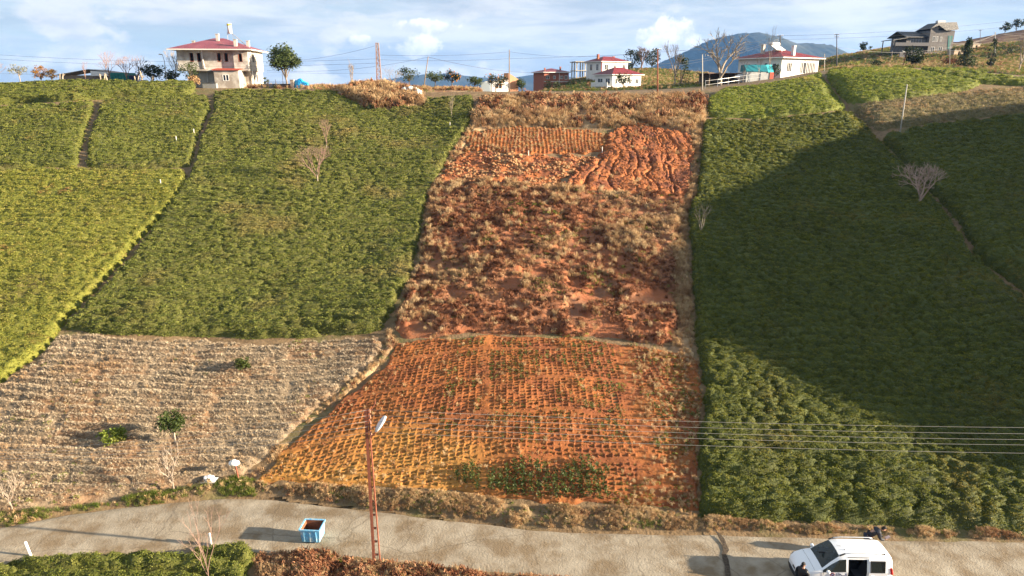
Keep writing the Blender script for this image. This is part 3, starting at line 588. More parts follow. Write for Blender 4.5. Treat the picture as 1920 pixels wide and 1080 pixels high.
def mini_bed(X, Y, sd):
    u = X / 0.43 + .4 * (fbm(X * .2, Y * .2, 2, 80) - .5) * 4; v = Y / 0.5; pit = sstep(0.48, 0.2, np.abs(u - np.floor(u) - .5)) * sstep(0.48, 0.15, np.abs(v - np.floor(v) - .5))
    col = 1 - sstep(0.5, 0.25, np.abs(u - np.floor(u) - .5))
    h = 0.2 - 0.16 * pit + (fbm(X * 1.5, Y * 1.5, 3, 81) - .5) * .1
    g = sstep(-4, -7, X) * .5 + .25
    return h, {'d0': 16 * col + 3, 'd1': 4 * g * col + .3}
plot('planted_terrace', [(878, 250), (960, 238), (1050, 241), (1142, 252), (1134, 288), (1000, 290), (868, 284)], 0.085, mini_bed, M_gold, 'small upper bed of planting pockets with yellowish grass lines', 'plant bed', [('c_straw', 'd0', 0.3, 0.55, 0.4), ('c_weed', 'd1', 0.35, 0.6, 0.4)], kind='structure', wob=.8)
def rills(X, Y, sd):
    xc = 18.5; fan = 1 + 0.020 * (86 - Y)
    s = (X - xc) / fan + (fbm(X * .22, Y * .16, 3, 91) - .5) * 2.4 + (fbm(X * .9, Y * .7, 2, 92) - .5) * 0.8
    cut = 0
    for pitch, dep, ph in ((1.55, 0.42, 0.0), (0.83, 0.16, 0.37)):
        p = s / pitch + ph; k = np.floor(p); a = np.abs(p - k - .5) * 2; live = sstep(0.32, 0.55, vnoise(k * 7.3, Y * .22, 93))
        cut = cut + dep * sstep(0.70, 1.0, a) * live
    h = 0.35 - cut + (fbm(X * .7, Y * .5, 4, 94) - .5) * 0.45 + (fbm(X * 3, Y * 3, 3, 95) - .5) * .14
    return h, {'d0': 0.8 * sstep(0.55, 0.65, fbm(X * .4, Y * .4, 3, 97)), 'd1': 16.0 + 0 * X}
plot('eroded_red_soil', [(1148, 242), (1210, 236), (1292, 258), (1306, 280), (1298, 340), (1287, 370), (1100, 368), (1040, 352), (1090, 318), (1130, 290), (1142, 254)], 0.10, rills, M_red, 'bare red soil cut by deep rills at the top of the slope', 'bare soil', [('c_straw', 'd0', .6, 1.1, .5), ('c_clod', 'd1', .06, .22, .5)], kind='structure', wob=.9)
def rocky(X, Y, sd):
    h = 0.15 + (fbm(X * .8, Y * .8, 4, 101) - .5) * 0.7
    c = sstep(0.46, 0.6, fbm(X * .3, Y * .55, 3, 103)); st = sstep(-7, -11, X)
    return h, {'d0': 13 * c + .8, 'd1': 5 * st + 2.0 * sstep(68, 64, Y), 'd2': 3 * sstep(68, 64, Y) + .3, 'd3': 12 + 0 * X}
plot('stony_red_soil', [(868, 288), (1000, 293), (1130, 291), (1090, 320), (1045, 352), (1000, 350), (900, 344), (806, 350), (835, 312)], 0.15, rocky, M_red, 'red soil strewn with pale ochre clods below the upper bed', 'bare soil', [('c_stone', 'd0', .10, .38, .6), ('c_straw', 'd1', .6, 1.2, .5), ('c_fern', 'd2', .5, .9, .5), ('c_clod', 'd3', .08, .25, .5)], kind='structure', wob=.9)
def strawf(dd, gg, hh=0.2, wd=0.0, fe=0.0):
    def f(X, Y, sd):
        n = fbm(X * .8, Y * .8, 3, 111); return hh * (n - .2) + (fbm(X * 2, Y * 2, 3, 113) - .5) * .2, {'d0': dd * sstep(.3, .55, n), 'd1': gg * sstep(.42, .6, fbm(X * .6, Y * .6, 3, 112)), 'd2': wd + 0 * X, 'd3': fe * sstep(.45, .6, fbm(X * .5, Y * .5, 3, 115))}
    return f
GR = [('c_straw', 'd0', .5, 1.1, .6), ('c_grass', 'd1', .7, 1.4, .4), ('c_weed', 'd2', .6, 1.2, .4), ('c_fern', 'd3', .5, .9, .5)]
GV = [('c_straw', 'd0', .4, .8, .6), ('c_grass', 'd1', .5, 1.0, .4), ('c_weed', 'd2', .5, .9, .4), ('c_fern', 'd3', .35, .6, .5)]
plot('dry_grass_strip', [(1320, 178), (1319, 240), (1310, 300), (1303, 372), (1288, 402), (1290, 460), (1297, 560), (1300, 645), (1305, 690), (1245, 655), (1262, 640), (1262, 560), (1258, 470), (1268, 402), (1288, 366), (1302, 300), (1297, 250)], 0.2, strawf(36, 1.0, .35), M_strawsoil, 'straw-coloured grass strip between the ferns and the shaded tea slope', 'dry grass', GR)
plot('dry_grass_strip', [(890, 215), (884, 250), (868, 288), (838, 314), (808, 350), (794, 440), (786, 500), (760, 562), (738, 618), (745, 645), (715, 688), (660, 733), (600, 782), (540, 832), (480, 900), (462, 890), (495, 866), (545, 818), (594, 768), (644, 728), (694, 688), (720, 655), (722, 625), (748, 572), (776, 512), (790, 445), (800, 385), (830, 322), (852, 278), (880, 240)], 0.2, strawf(14, 1.0, .35, .6, 3.0), M_strawsoil, 'straw-coloured trodden strip between the olive tea plot and the ferns', 'dry grass', GR)
plot('dry_grass_verge', [(478, 903), (560, 907), (700, 917), (850, 928), (1000, 947), (1150, 952), (1300, 958), (1310, 972), (1450, 982), (1600, 988), (1920, 1000), (2200, 1010), (2200, 1016), (1920, 1009), (1500, 997), (1300, 991), (1150, 990), (1000, 982), (900, 971), (700, 946), (600, 935), (490, 922)], 0.12, strawf(60, 14, .5, 4, 5.0), M_ground, 'tufted dry grass bank along the far edge of the road', 'dry grass', GV, edge=.3)
plot('grass_verge', [(-200, 1003), (0, 960), (80, 953), (200, 937), (330, 917), (440, 890), (478, 892), (480, 926), (400, 930), (250, 943), (130, 960), (0, 986), (-200, 1012)], 0.12, (lambda X, Y, sd: ((fbm(X * .8, Y * .8, 3, 161) - .3) * .35, {'d0': 5 + 0 * X, 'd1': 45 * (.25 + .75 * sstep(.36, .52, fbm(X * .5, Y * .5, 3, 162))), 'd2': 3 + 0 * X, 'd3': 0 * X})), M_ground, 'green grass verge below the pruned tea rows', 'grass', GR, edge=.3)
plot('dead_fern_bank', [(482, 1034), (560, 1040), (620, 1044), (700, 1054), (800, 1066), (1000, 1082), (1120, 1098), (1100, 1150), (480, 1150), (470, 1080)], 0.12, (lambda X, Y, sd: ((fbm(X * .9, Y * .9, 3, 171) - .25) * .8, {'d0': 9 + 0 * X, 'd1': .5 + 0 * X, 'd2': .4 + 0 * X, 'd3': 26 * (.4 + .6 * sstep(.35, .5, fbm(X * .7, Y * .7, 3, 172)))})), M_fernsoil, 'brown dead fern bank on the near side of the road', 'dead fern', GR, edge=.3)
# ------------------------------------------------------------------ young tea in the red bed
def young_mesh(seed, h=0.42):
    r = np.random.default_rng(seed); V, Fq = leaf_quads(30, lambda q: (q.normal() * .075, q.normal() * .075, q.uniform(.06, h)), 0.12, 0.055, seed, .25)
    return V, Fq
def seed_mesh(seed):
    return leaf_quads(9, lambda q: (np.clip(q.normal(), -1.3, 1.3) * .02, np.clip(q.normal(), -1.3, 1.3) * .02, q.uniform(.02, .085)), 0.07, 0.034, seed, .3)
M_stem = mat('green_brown_stem', (0.10, 0.075, 0.035))
YM = []; SM = []
for k in range(4):
    v, f = young_mesh(k); YM.append((mesh_np('foliage', v, f, LF['young']), mesh_np('stem', *(lambda m: (np.array(m.v), np.array([q for q in m.f if len(q) == 4])))(MB().tube([(0, 0, -.06), (.01, 0, .18), (0, .01, .36)], [.010, .008, .005], 4, False)), M_stem)))
    v, f = seed_mesh(k); SM.append((v, f))
SEEDM = [mesh_np('tea_seedling', v, f, LF['seed']) for v, f in SM]
cells = []
us, vs = np.meshgrid(np.arange(-45, 40), np.arange(75, 140))
# find world position of each pocket by a coarse inverse of bed_uv
XX, YY = np.meshgrid(np.arange(-15, 11, 0.05), np.arange(27.5, 44.5, 0.05)); UU, VV = bed_uv(XX, YY)
key = np.floor(UU).astype(int) * 1000 + np.floor(VV).astype(int); dist = np.hypot(UU - np.floor(UU) - .5, VV - np.floor(VV) - .55)
order = np.argsort(dist.ravel()); kk = key.ravel()[order]; uniq, first = np.unique(kk, return_index=True); sel = order[first]
PX_, PY_ = XX.ravel()[sel], YY.ravel()[sel]
ins = inside(PX_, PY_, BED) & (seg_dist(PX_, PY_, BED) > 0.2); PX_, PY_ = PX_[ins], PY_[ins]
u_, v_ = bed_uv(PX_, PY_); mk = bed_mask(PX_, PY_, u_, v_) > .6; PX_, PY_ = PX_[mk], PY_[mk]
HB, _ = red_bed(PX_, PY_, np.full(PX_.shape, 2.0)); PZ_ = G(PX_, PY_) + HB + 0.03
lush = (PX_ > -2.4 + .5 * np.sin(PY_ * 3)) & (PX_ < 4.9) & (PY_ < 31.3 + .5 * np.sin(PX_ * 2.1)) & (rng.random(PX_.shape) < .97)
green_patch = fbm(PX_ * .5, PY_ * .5, 3, 121) > 0.55 - 0.10 * (PX_ > -2)
have = lush | (rng.random(PX_.shape) < np.where(green_patch & (PX_ > -4), .6, .5))
PX_, PY_, PZ_, lush, green_patch = [a[have] for a in (PX_, PY_, PZ_, lush, green_patch)]
order = np.lexsort((PY_, ~lush)); n_ind = 300; stuffV = []; stuffF = []; stuffM = []
for rank, i in enumerate(order):
    loc = (PX_[i], PY_[i], PZ_[i]); rz = rng.uniform(0, 6.28)
    isgreen = green_patch[i] and PX_[i] > -4
    if lush[i] and rank < n_ind:
        fm, sm = YM[int(rng.integers(4))]
        t = thing('young_tea_plant', loc, 'leafy dark green young tea plant in the lowest rows of the red bed', 'tea plant', 'young tea plants in the red bed', rz, rng.uniform(.9, 1.4))
        a = link(bpy.data.objects.new('foliage', fm)); a.parent = t; b = link(bpy.data.objects.new('stem', sm)); b.parent = t
    elif rank < n_ind:
        o = link(bpy.data.objects.new('tea_seedling', SEEDM[int(rng.integers(4))])); o.location = loc; o.rotation_euler = (0, 0, rz); s = rng.uniform(.9, 1.5); o.scale = (s, s, s)
        tag(o, 'tiny yellowish tea seedling in a pocket of the red bed', 'seedling', 'tea seedlings in the red bed')
    else:
        v, f = (SM if not isgreen else [(YM_v, YM_f) for YM_v, YM_f in [young_mesh(int(rng.integers(4)), .25)]] * 4)[int(rng.integers(4))]
        v = v[:48] if isgreen else v; f = f[:12] if isgreen else f
        s = rng.uniform(.7, 1.3); c, q = math.cos(rz) * s, math.sin(rz) * s
        o0 = sum(len(a) for a in stuffV)
        stuffV.append(np.stack([v[:, 0] * c - v[:, 1] * q + loc[0], v[:, 0] * q + v[:, 1] * c + loc[1], v[:, 2] * s + loc[2]], 1)); stuffF.append(np.array(f) + o0); stuffM += [1 if isgreen else 0] * len(f)
me = mesh_np('tea_seedling_rows', np.concatenate(stuffV), np.concatenate(stuffF)); me.materials.append(LF['seed']); me.materials.append(LF['young']); me.polygons.foreach_set('material_index', np.array(stuffM, np.int32))
tag(link(bpy.data.objects.new('tea_seedling_rows', me)), 'rows of tiny tea seedlings up the terraced red bed', 'seedlings', None, 'stuff')

# ------------------------------------------------------------------ trees
M_bark = mat('grey_bark', (0.19, 0.15, 0.115), (0.30, 0.25, 0.20), 6, bump=.02)
M_pale = mat('pale_bark', (0.36, 0.31, 0.25), (0.24, 0.20, 0.155), 6, bump=.02)
M_dkbark = mat('dark_bark', (0.075, 0.055, 0.042), (0.13, 0.10, 0.075), 6, bump=.02)
M_pinkp = mat('pale_pinkish_twig', (0.42, 0.31, 0.25), (0.34, 0.24, 0.19), 3)
M_pink = mat('pinkish_twig', (0.24, 0.155, 0.125), (0.19, 0.125, 0.10), 3)
def bare_tree(loc, h, label, spread=0.6, levels=4, m=None, seed=0, trunk=0.22, fork=0.3, group=None, upright=0.35, r0=None, mt=None, dens=1.0, name='bare_tree'):
    r = random.Random(seed); m = m or M_bark; mt = mt or m; t = thing(name, loc, label, 'tree', group); T = MB(); B = MB()
    r0 = r0 or h * 0.022
    def grow(p, d, L_, rad, lev):
        mid = p + d * L_ * .5 + Vector((r.uniform(-1, 1), r.uniform(-1, 1), r.uniform(-.5, .5))) * L_ * .06; q = p + d * L_
        n = 5 if lev < 2 else 3
        (T if lev == 0 else B).tube([p, mid, q], [rad, rad * .85, rad * .66], n, False)
        if lev >= levels: return
        k = max(2, int(r.choice((2, 3, 3)) * (dens if lev else 1) + .5)) + (1 if lev == 0 else 0)
        for i in range(k):
            a = 2 * math.pi * (i + r.uniform(-.3, .3)) / k; s = spread * r.uniform(.6, 1.25)
            o1 = d.orthogonal().normalized(); o2 = d.cross(o1); nd = (d + (o1 * math.cos(a) + o2 * math.sin(a)) * s + Vector((0, 0, upright * .5))).normalized()
            st = q if i < 2 else p + d * L_ * r.uniform(.55, .95)
            grow(st, nd, L_ * r.uniform(.58, .86) * (1.25 if lev == 0 and trunk < .25 else 1), rad * .66, lev + 1)
    grow(Vector((0, 0, -.1)), Vector((r.uniform(-.06, .06), r.uniform(-.06, .06), 1)).normalized(), h * trunk + .1, r0, 0)
    zs = max(v[2] for v in B.v) or 1; k = h / zs
    T.v = [(x * k, y * k, z * k) for x, y, z in T.v]; B.v = [(x * k, y * k, z * k) for x, y, z in B.v]
    T.build('trunk', mt, t, True); B.build('crown', m, t); return t
def leafy_tree(name, loc, h, w, label, leaf, trunk_h=0.3, n=900, cat='tree', group=None, seed=0, clumps=22, ls=0.28, bark=None, shape='round', fill=1.0, fruit=None):
    r = np.random.default_rng(seed); t = thing(name, loc, label, cat, group); th = h * trunk_h; ch = h - th; T = MB()
    cz = th + ch * .5; cs = []
    for i in range(clumps):
        if shape == 'cone':
            z = r.uniform(0, 1) ** 1.3; rad = w * .5 * (1 - z) * (0.75 + .25 * math.cos(z * 34)); a = r.uniform(0, 6.28); q = rad * math.sqrt(r.uniform(.2, 1)); cs.append((q * math.cos(a), q * math.sin(a), th + z * ch * .97, (0.10 + .12 * (1 - z)) * w))
        elif shape == 'column':
            z = r.uniform(0, 1); rad = w * .38 * math.sin(math.pi * (0.15 + .8 * z)) ; a = r.uniform(0, 6.28); cs.append((rad * math.cos(a), rad * math.sin(a), th + z * ch * .95, .22 * w))
        else:
            d = r.normal(size=3); d /= np.linalg.norm(d); q = r.uniform(.25, 1) ** .5 * .78
            if shape == 'umbrella' and d[2] < -.25: d[2] *= .4
            cs.append((d[0] * q * w * .5, d[1] * q * w * .5, cz + d[2] * q * ch * .5, w * r.uniform(.12, .2)))
    bk = bark or M_dkbark
    T.tube([(0, 0, -.1), (r.normal() * .02 * w, 0, th * .6), (0, 0, th), (0, 0, cz)], [h * .028, h * .023, h * .02, h * .008], 6)
    L_ = MB()
    for c in cs[::2][:9]: L_.tube([(0, 0, th * .85), (c[0] * .5, c[1] * .5, (th + c[2]) * .5 + .02 * h), (c[0], c[1], c[2])], [h * .012, h * .008, h * .003], 4, False)
    tr = T.build('trunk', bk, t, True); L_.build('limb', bk, tr)
    V = []; Fc = []; per = max(6, n // clumps)
    for c in cs:
        v, f = leaf_quads(per, lambda q: tuple(np.array(c[:3]) + (lambda d: d / np.linalg.norm(d))(q.normal(size=3)) * c[3] * q.uniform(.3, 1.1) * np.array([1, 1, .85])), ls, ls * .55, int(r.integers(1e6)), .25)
        Fc.append(f + sum(map(len, V))); V.append(v)
    o = link(bpy.data.objects.new('crown', mesh_np('crown', np.concatenate(V), np.concatenate(Fc), leaf))); o.parent = t
    if fruit:
        fb = MB()
        for i in range(40):
            c = cs[int(r.integers(len(cs)))]; d = r.normal(size=3); d /= np.linalg.norm(d); p = np.array(c[:3]) + d * c[3] * 1.05; s = .10
            fb.add([p + np.array(k) * s for k in ((1, 0, 0), (0, 1, 0), (-1, 0, 0), (0, -1, 0), (0, 0, 1), (0, 0, -1))], [(0, 1, 4), (1, 2, 4), (2, 3, 4), (3, 0, 4), (1, 0, 5), (2, 1, 5), (3, 2, 5), (0, 3, 5)])
        fb.build('fruit', fruit, t)
    return t
def base(px, Y, dz=0.0):
    """point on the ground at picture column px and distance Y"""
    d = (px - CX) / F_PX; x = d * (Y * math.cos(PITCH)); 
    for _ in range(4): z = float(G(x, Y)); x = d * (Y * math.cos(PITCH) + (CAMZ - z) * math.sin(PITCH))
    return (x, Y, float(G(x, Y)) + dz)
M_fruit = mat('orange_peel', (0.45, 0.17, 0.02))
# small evergreen trees in the pruned rows
leafy_tree('citrus_tree', gp(455, 702), 1.15, 1.25, 'smallest round evergreen in the pruned tea rows', LF['citrus'], .25, 700, ls=.15, seed=1)
leafy_tree('citrus_tree', gp(215, 838), 1.25, 1.65, 'low yellowish evergreen bush in the pruned rows with long shadow', LF['lime'], .12, 900, ls=.15, seed=2)
leafy_tree('citrus_tree', gp(330, 838), 2.2, 1.95, 'taller dark evergreen with pale trunk in the pruned rows', LF['citrus'], .42, 1000, ls=.17, seed=3, bark=M_pale)
bare_tree(gp(328, 921), 2.6, 'leafless tree with thick trunk on the green verge', .55, 4, seed=4, trunk=.42, m=M_bark, r0=.08)
bare_tree(gp(22, 962), 2.2, 'leafless shrub in the verge beside the bend of the road', .6, 4, seed=5, trunk=.3, m=M_bark, r0=.05)
p = flat(392, 1104); bare_tree((p[0], p[1], float(G(p[0], p[1]))), 4.2, 'slender leafless sapling rising out of the near tea patch', .38, 4, seed=6, trunk=.3, m=M_pink, r0=.03, upright=.7)
bare_tree(gp(597, 350), 4.3, 'pinkish leafless tree standing in the olive tea plot', .5, 6, seed=7, trunk=.28, m=M_pink, mt=M_pale, upright=.3, r0=.06, dens=1.05)
bare_tree(gp(614, 287), 3.8, 'thin leafless tree uphill of the pinkish one in the olive tea', .34, 5, seed=8, trunk=.3, m=M_pink, mt=M_pale, upright=.8, r0=.05)
bare_tree(gp(1722, 392), 4.4, 'spreading leafless tree in the shaded tea slope', .62, 6, seed=9, trunk=.15, m=M_pinkp, mt=M_pale, upright=.12, r0=.085, dens=1.1)
bare_tree(gp(1313, 448), 3.0, 'thin pale leafless sapling at the edge of the shaded tea slope', .35, 3, seed=10, trunk=.3, m=M_pale, r0=.035)
leafy_tree('shrub', gp(695, 213), 1.3, 1.6, 'small dark shrub standing alone near the top of the olive tea', LF['dark'], .1, 500, 'shrub', ls=.2, seed=11, clumps=12)
bare_tree(gp(847, 226), 3.4, 'thin pale leafless sapling by the top corner of the olive tea', .3, 3, seed=12, trunk=.45, m=M_bark, mt=M_pale, r0=.045)
# crest, left of the grey house
leafy_tree('olive_tree', base(38, 106), 2.6, 2.8, 'silvery olive tree with pale stems on the left crest', LF['silver'], .35, 420, ls=.22, seed=20, clumps=18, bark=M_pale)
leafy_tree('persimmon_tree', base(78, 110), 2.6, 2.6, 'orange-leaved round tree on the left crest, the taller of two', LF['orange'], .15, 700, ls=.22, seed=21)
leafy_tree('persimmon_tree', base(98, 110), 2.1, 2.0, 'lower half-green orange-leaved tree on the left crest', LF['orange'], .15, 500, ls=.22, seed=22)
bare_tree(base(-4, 108), 3.3, 'pinkish leafless tree cut by the picture edge on the left crest', .6, 4, seed=23, m=M_pink, r0=.06)
bare_tree(base(161, 105), 2.9, 'narrow upright leafless shrub beside the long shed roof', .22, 4, seed=24, m=M_pink, trunk=.15, upright=.9, r0=.028)
bare_tree(base(207, 109), 4.6, 'pinkish leafless tree with red lower twigs behind the stumps', .5, 5, seed=25, m=M_pink, r0=.08)
bare_tree(base(239, 109), 4.2, 'leafless tree with dark forked trunk beside the teal container', .6, 5, seed=26, m=M_pink, mt=M_dkbark, r0=.08)
bare_tree(base(262, 111), 4.3, 'sparse leafless tree between teal container and dark evergreen', .5, 4, seed=27, m=M_pink, r0=.06)
leafy_tree('evergreen_shrub', base(288, 112), 3.6, 4.2, 'largest dark evergreen shrub left of the grey house', LF['dark'], .1, 1100, 'shrub', ls=.3, seed=28)
leafy_tree('evergreen_shrub', base(322, 112), 2.5, 3.0, 'low dark evergreen shrub under the lamp post', LF['dark'], .1, 700, 'shrub', ls=.3, seed=29)
leafy_tree('evergreen_shrub', base(360, 105), 4.0, 3.4, 'loose grey-green tree against the wall of the grey house', LF['citrus'], .2, 700, 'tree', ls=.24, seed=30, clumps=26)
leafy_tree('dry_shrub', base(366, 102), 2.0, 2.0, 'tan dried shrub at the foot of the grey house', LF['straw'], .05, 700, 'shrub', ls=.2, seed=31)
bare_tree(base(333, 116), 6.0, 'leafless tree rising behind the left corner of the grey house', .35, 4, seed=32, m=M_bark, r0=.07, upright=.7)
# stone pine right of the grey house
leafy_tree('stone_pine', base(538, 110), 6.6, 5.7, 'round-crowned stone pine beside the grey house', LF['pine'], .24, 4600, ls=.32, seed=33, clumps=70, bark=M_bark, shape='umbrella')
leafy_tree('shrub', base(500, 108), 1.8, 1.2, 'small bush at the right foot of the grey house', LF['citrus'], .1, 220, 'shrub', ls=.2, seed=34, clumps=9)
# crest, centre
bare_tree(base(661, 104), 4.6, 'upright leafless poplar beside the lattice mast', .20, 5, seed=35, m=M_bark, trunk=.1, upright=1.0, r0=.035)
bare_tree(base(738, 106), 4.0, 'wide grey leafless tree between lattice mast and orange trees', .6, 5, seed=36, m=M_bark, r0=.05)
leafy_tree('shrub', base(722, 101), 1.8, 2.2, 'green bush in the dry brush by the lattice mast', LF['mid'], .05, 450, 'shrub', ls=.2, seed=37, clumps=12)
for k, (px, Y, h, w, lab) in enumerate([(768, 112, 3.5, 4.2, 'wide citrus tree beside the leaning pole'), (817, 116, 3.1, 3.4, 'citrus tree just right of the leaning pole'),
        (848, 114, 3.2, 3.3, 'citrus tree full of orange fruit'), (890, 118, 2.4, 3.2, 'low citrus tree beside the white tank'),
        (930, 112, 2.9, 3.7, 'dense citrus tree in front of the orange-walled hut'), (978, 122, 2.3, 2.8, 'small citrus tree just right of the tall post on the crest')]):
    leafy_tree('citrus_tree', base(px, Y), h, w, lab, LF['dark'] if k % 2 == 0 else LF['citrus'], .42 if k < 4 else .2, 700, group='citrus trees along the crest', ls=.26, seed=40 + k, clumps=20, fruit=M_fruit if k in (2, 4) else None)
leafy_tree('citrus_tree', base(1035, 150), 3.0, 5.0, 'dark round tree in front of the red brick house', LF['dark'], .1, 700, ls=.3, seed=50)
leafy_tree('citrus_tree', base(1168, 140), 3.8, 4.6, 'dark round tree in front of the nearer white house', LF['dark'], .3, 800, ls=.3, seed=51)
for k, (px, Y, h, w, leaf, lab) in enumerate([(1152, 240, 5, 7, 'citrus', 'low dark tree on the rise behind the white houses'), (1185, 240, 7, 8, 'dark', 'tallest dark round tree on the rise behind the white houses'),
        (1222, 238, 7, 8, 'dark', 'ragged dark tree beside the rusty pole on the rise'), (1170, 246, 5, 6, 'citrus', 'small tree between two taller ones on the rise')]):
    leafy_tree('broadleaf_tree', base(px, Y), h, w, lab, LF[leaf], .12, 900, ls=.55, seed=55 + k, clumps=24)
bare_tree(base(1203, 236), 7.5, 'reddish leafless tree among the dark trees on the rise', .4, 5, seed=60, m=M_pink, trunk=.12)
for k, px in enumerate((1040, 1075)): leafy_tree('shrub', base(px, 172), 2.0, 3.5, ['green shrub below the red brick house', 'green shrub between brick house and concrete frame'][k], LF['mid'], .05, 300, 'shrub', ls=.3, seed=62 + k, clumps=10)
leafy_tree('ivy_tree', base(1276, 136), 5.5, 3.4, 'dark ivy-clad tree beside the tall leafless one', LF['dark'], .05, 900, ls=.3, seed=64, clumps=24, shape='column')
bare_tree(base(1264, 130), 8.4, 'tall leafless tree with whitish trunk beside the ivy-clad tree', .38, 5, seed=65, m=M_bark, mt=M_pale, trunk=.35)
bare_tree(base(1351, 117), 9.0, 'big leafless tree with pale forked trunk by the fence', .62, 5, seed=66, m=M_pale, trunk=.2, upright=.3, r0=.24)
bare_tree(base(1442, 118), 8.6, 'tall thin leafless tree in front of the red tiled roof', .26, 4, seed=67, m=M_bark, trunk=.35, upright=.8, r0=.05)
bare_tree(base(1421, 117.5), 4.2, 'small leafless sapling before the blue tarpaulin', .35, 4, seed=68, m=M_bark, trunk=.4, r0=.05)
bare_tree(base(1393, 117), 3.6, 'leafless sapling with white trunk beside the parked white boat', .35, 3, seed=69, m=M_pale, trunk=.5, r0=.05)
leafy_tree('shrub', base(1452, 119.5), 2.4, 2.6, 'dark bush against the shaded wall of the white house', LF['dark'], .05, 500, 'shrub', ls=.22, seed=70, clumps=12)
# back hillside, right
leafy_tree('evergreen_shrub', base(1712, 140), 4.6, 4.6, 'big dark round bush by the leaning street lamp below the villa', LF['dark'], .04, 1500, 'shrub', ls=.35, seed=71, clumps=34)
leafy_tree('conifer', base(1808, 146), 6.2, 4.6, 'dark spreading conifer on the slope below the villa', LF['dark'], .06, 1800, ls=.36, seed=72, clumps=70, shape='cone')
leafy_tree('cypress', base(1856, 150), 6.2, 1.7, 'narrow dark cypress right of the conifer', LF['dark'], .03, 900, ls=.3, seed=73, clumps=30, shape='column')
bare_tree(base(1910, 140), 6.6, 'pale leafless tree right of the cypress', .42, 5, seed=74, m=M_pale, trunk=.25)
leafy_tree('shrub', base(1642, 140), 1.6, 3.0, 'low dark bush behind the lime-green tea plot', LF['dark'], .04, 500, 'shrub', ls=.25, seed=75, clumps=12)
for k, (px, Y) in enumerate(((1620, 236), (1884, 266), (1905, 268), (1925, 268))): leafy_tree('broadleaf_tree', base(px, Y), 3.5 + k * .5, 4.5, ['far small bush on the skyline left of the villa', 'far tree on the brown hill skyline, outermost left of three', 'far tallest tree on the brown hill skyline', 'far tree on the brown hill cut by the picture edge'][k], LF['dark'], .1, 350, ls=.6, seed=76 + k, clumps=12)
for k, (px, Y, h, w) in enumerate(((1890, 190, 3, 7), (1780, 160, 1.8, 5), (1600, 165, 1.5, 4))): leafy_tree('shrub', base(px, Y), h, w, ['wide bush on the dark slope behind the cypress', 'brownish bush left of the conifer', 'low bush on the slope behind the lime-green tea'][k], LF[('dark', 'fern', 'mid')[k]], .04, 600, 'shrub', ls=.35, seed=80 + k, clumps=16)
# ------------------------------------------------------------------ far mountains and the air
M_mount = mat('far_forest', (0.020, 0.032, 0.022), (0.045, 0.050, 0.030), 0.006, bump=6, bscale=0.02)
def mountain(name, prof, Y, deep, label, seed, kind='structure'):
    pts = [at(px, py, Y) for px, py in prof]; n = 170; m = 26; xs = np.linspace(pts[0][0], pts[-1][0], n); rz = np.interp(xs, [p[0] for p in pts], [p[2] for p in pts]); V = []
    zb = -60.0
    for j in range(m + 1):
        t = j / m; s = 1 - abs(t - .6) / (.6 if t < .6 else .4); s = s ** .8 if s > 0 else 0
        y = Y + (t - .6) * deep + 0 * xs; rel = (rz - zb)
        spur = (fbm(xs / (deep * .16) , y / (deep * .35), 4, seed) - .5) * .36 * math.sin(math.pi * min(1, s + .02)) if s < 1 else 0
        V.append(np.stack([xs, y, zb + rel * np.clip(s + spur, 0, 1.0) + (fbm(xs / (deep * .012), y / (deep * .012), 3, seed + 4) - .5) * rel * .035 * s], 1))
    V = np.concatenate(V); idx = np.arange(len(V)).reshape(m + 1, n)
    Fq = np.stack([idx[:-1, :-1], idx[:-1, 1:], idx[1:, 1:], idx[1:, :-1]], -1).reshape(-1, 4)
    tag(link(bpy.data.objects.new(name, mesh_np(name, V, Fq, M_mount, True))), label, None, None, kind)
mountain('mountain', [(1130, 165), (1200, 135), (1245, 112), (1290, 92), (1330, 72), (1375, 61), (1420, 58), (1460, 66), (1490, 79), (1520, 78), (1555, 82), (1590, 98), (1640, 125), (1700, 165)], 3300, 1100, 'wooded blue mountain behind the white house with red roof', 3)
mountain('mountain', [(560, 168), (620, 160), (680, 152), (730, 147), (790, 139), (840, 136), (890, 143), (950, 147), (1010, 137), (1060, 142), (1120, 150), (1240, 150), (1400, 160), (1700, 168)], 4600, 1200, 'low hazy blue hills on the horizon', 8)
def haze():
    mb = MB().box(-6300, 6300, -6300, 6300, -62, 318); m = bpy.data.materials.new('air'); m.use_nodes = True; N = m.node_tree.nodes; L = m.node_tree.links; N.clear()
    out = N.new('ShaderNodeOutputMaterial'); v = N.new('ShaderNodeVolumePrincipled'); v.inputs['Color'].default_value = (0.16, 0.42, 1.0, 1); v.inputs['Density'].default_value = 0.00007; v.inputs['Anisotropy'].default_value = 0.1
    L.new(v.outputs[0], out.inputs['Volume']); mb.build('haze', m, None, label='thin blue air over the valley', kind='stuff')
haze()

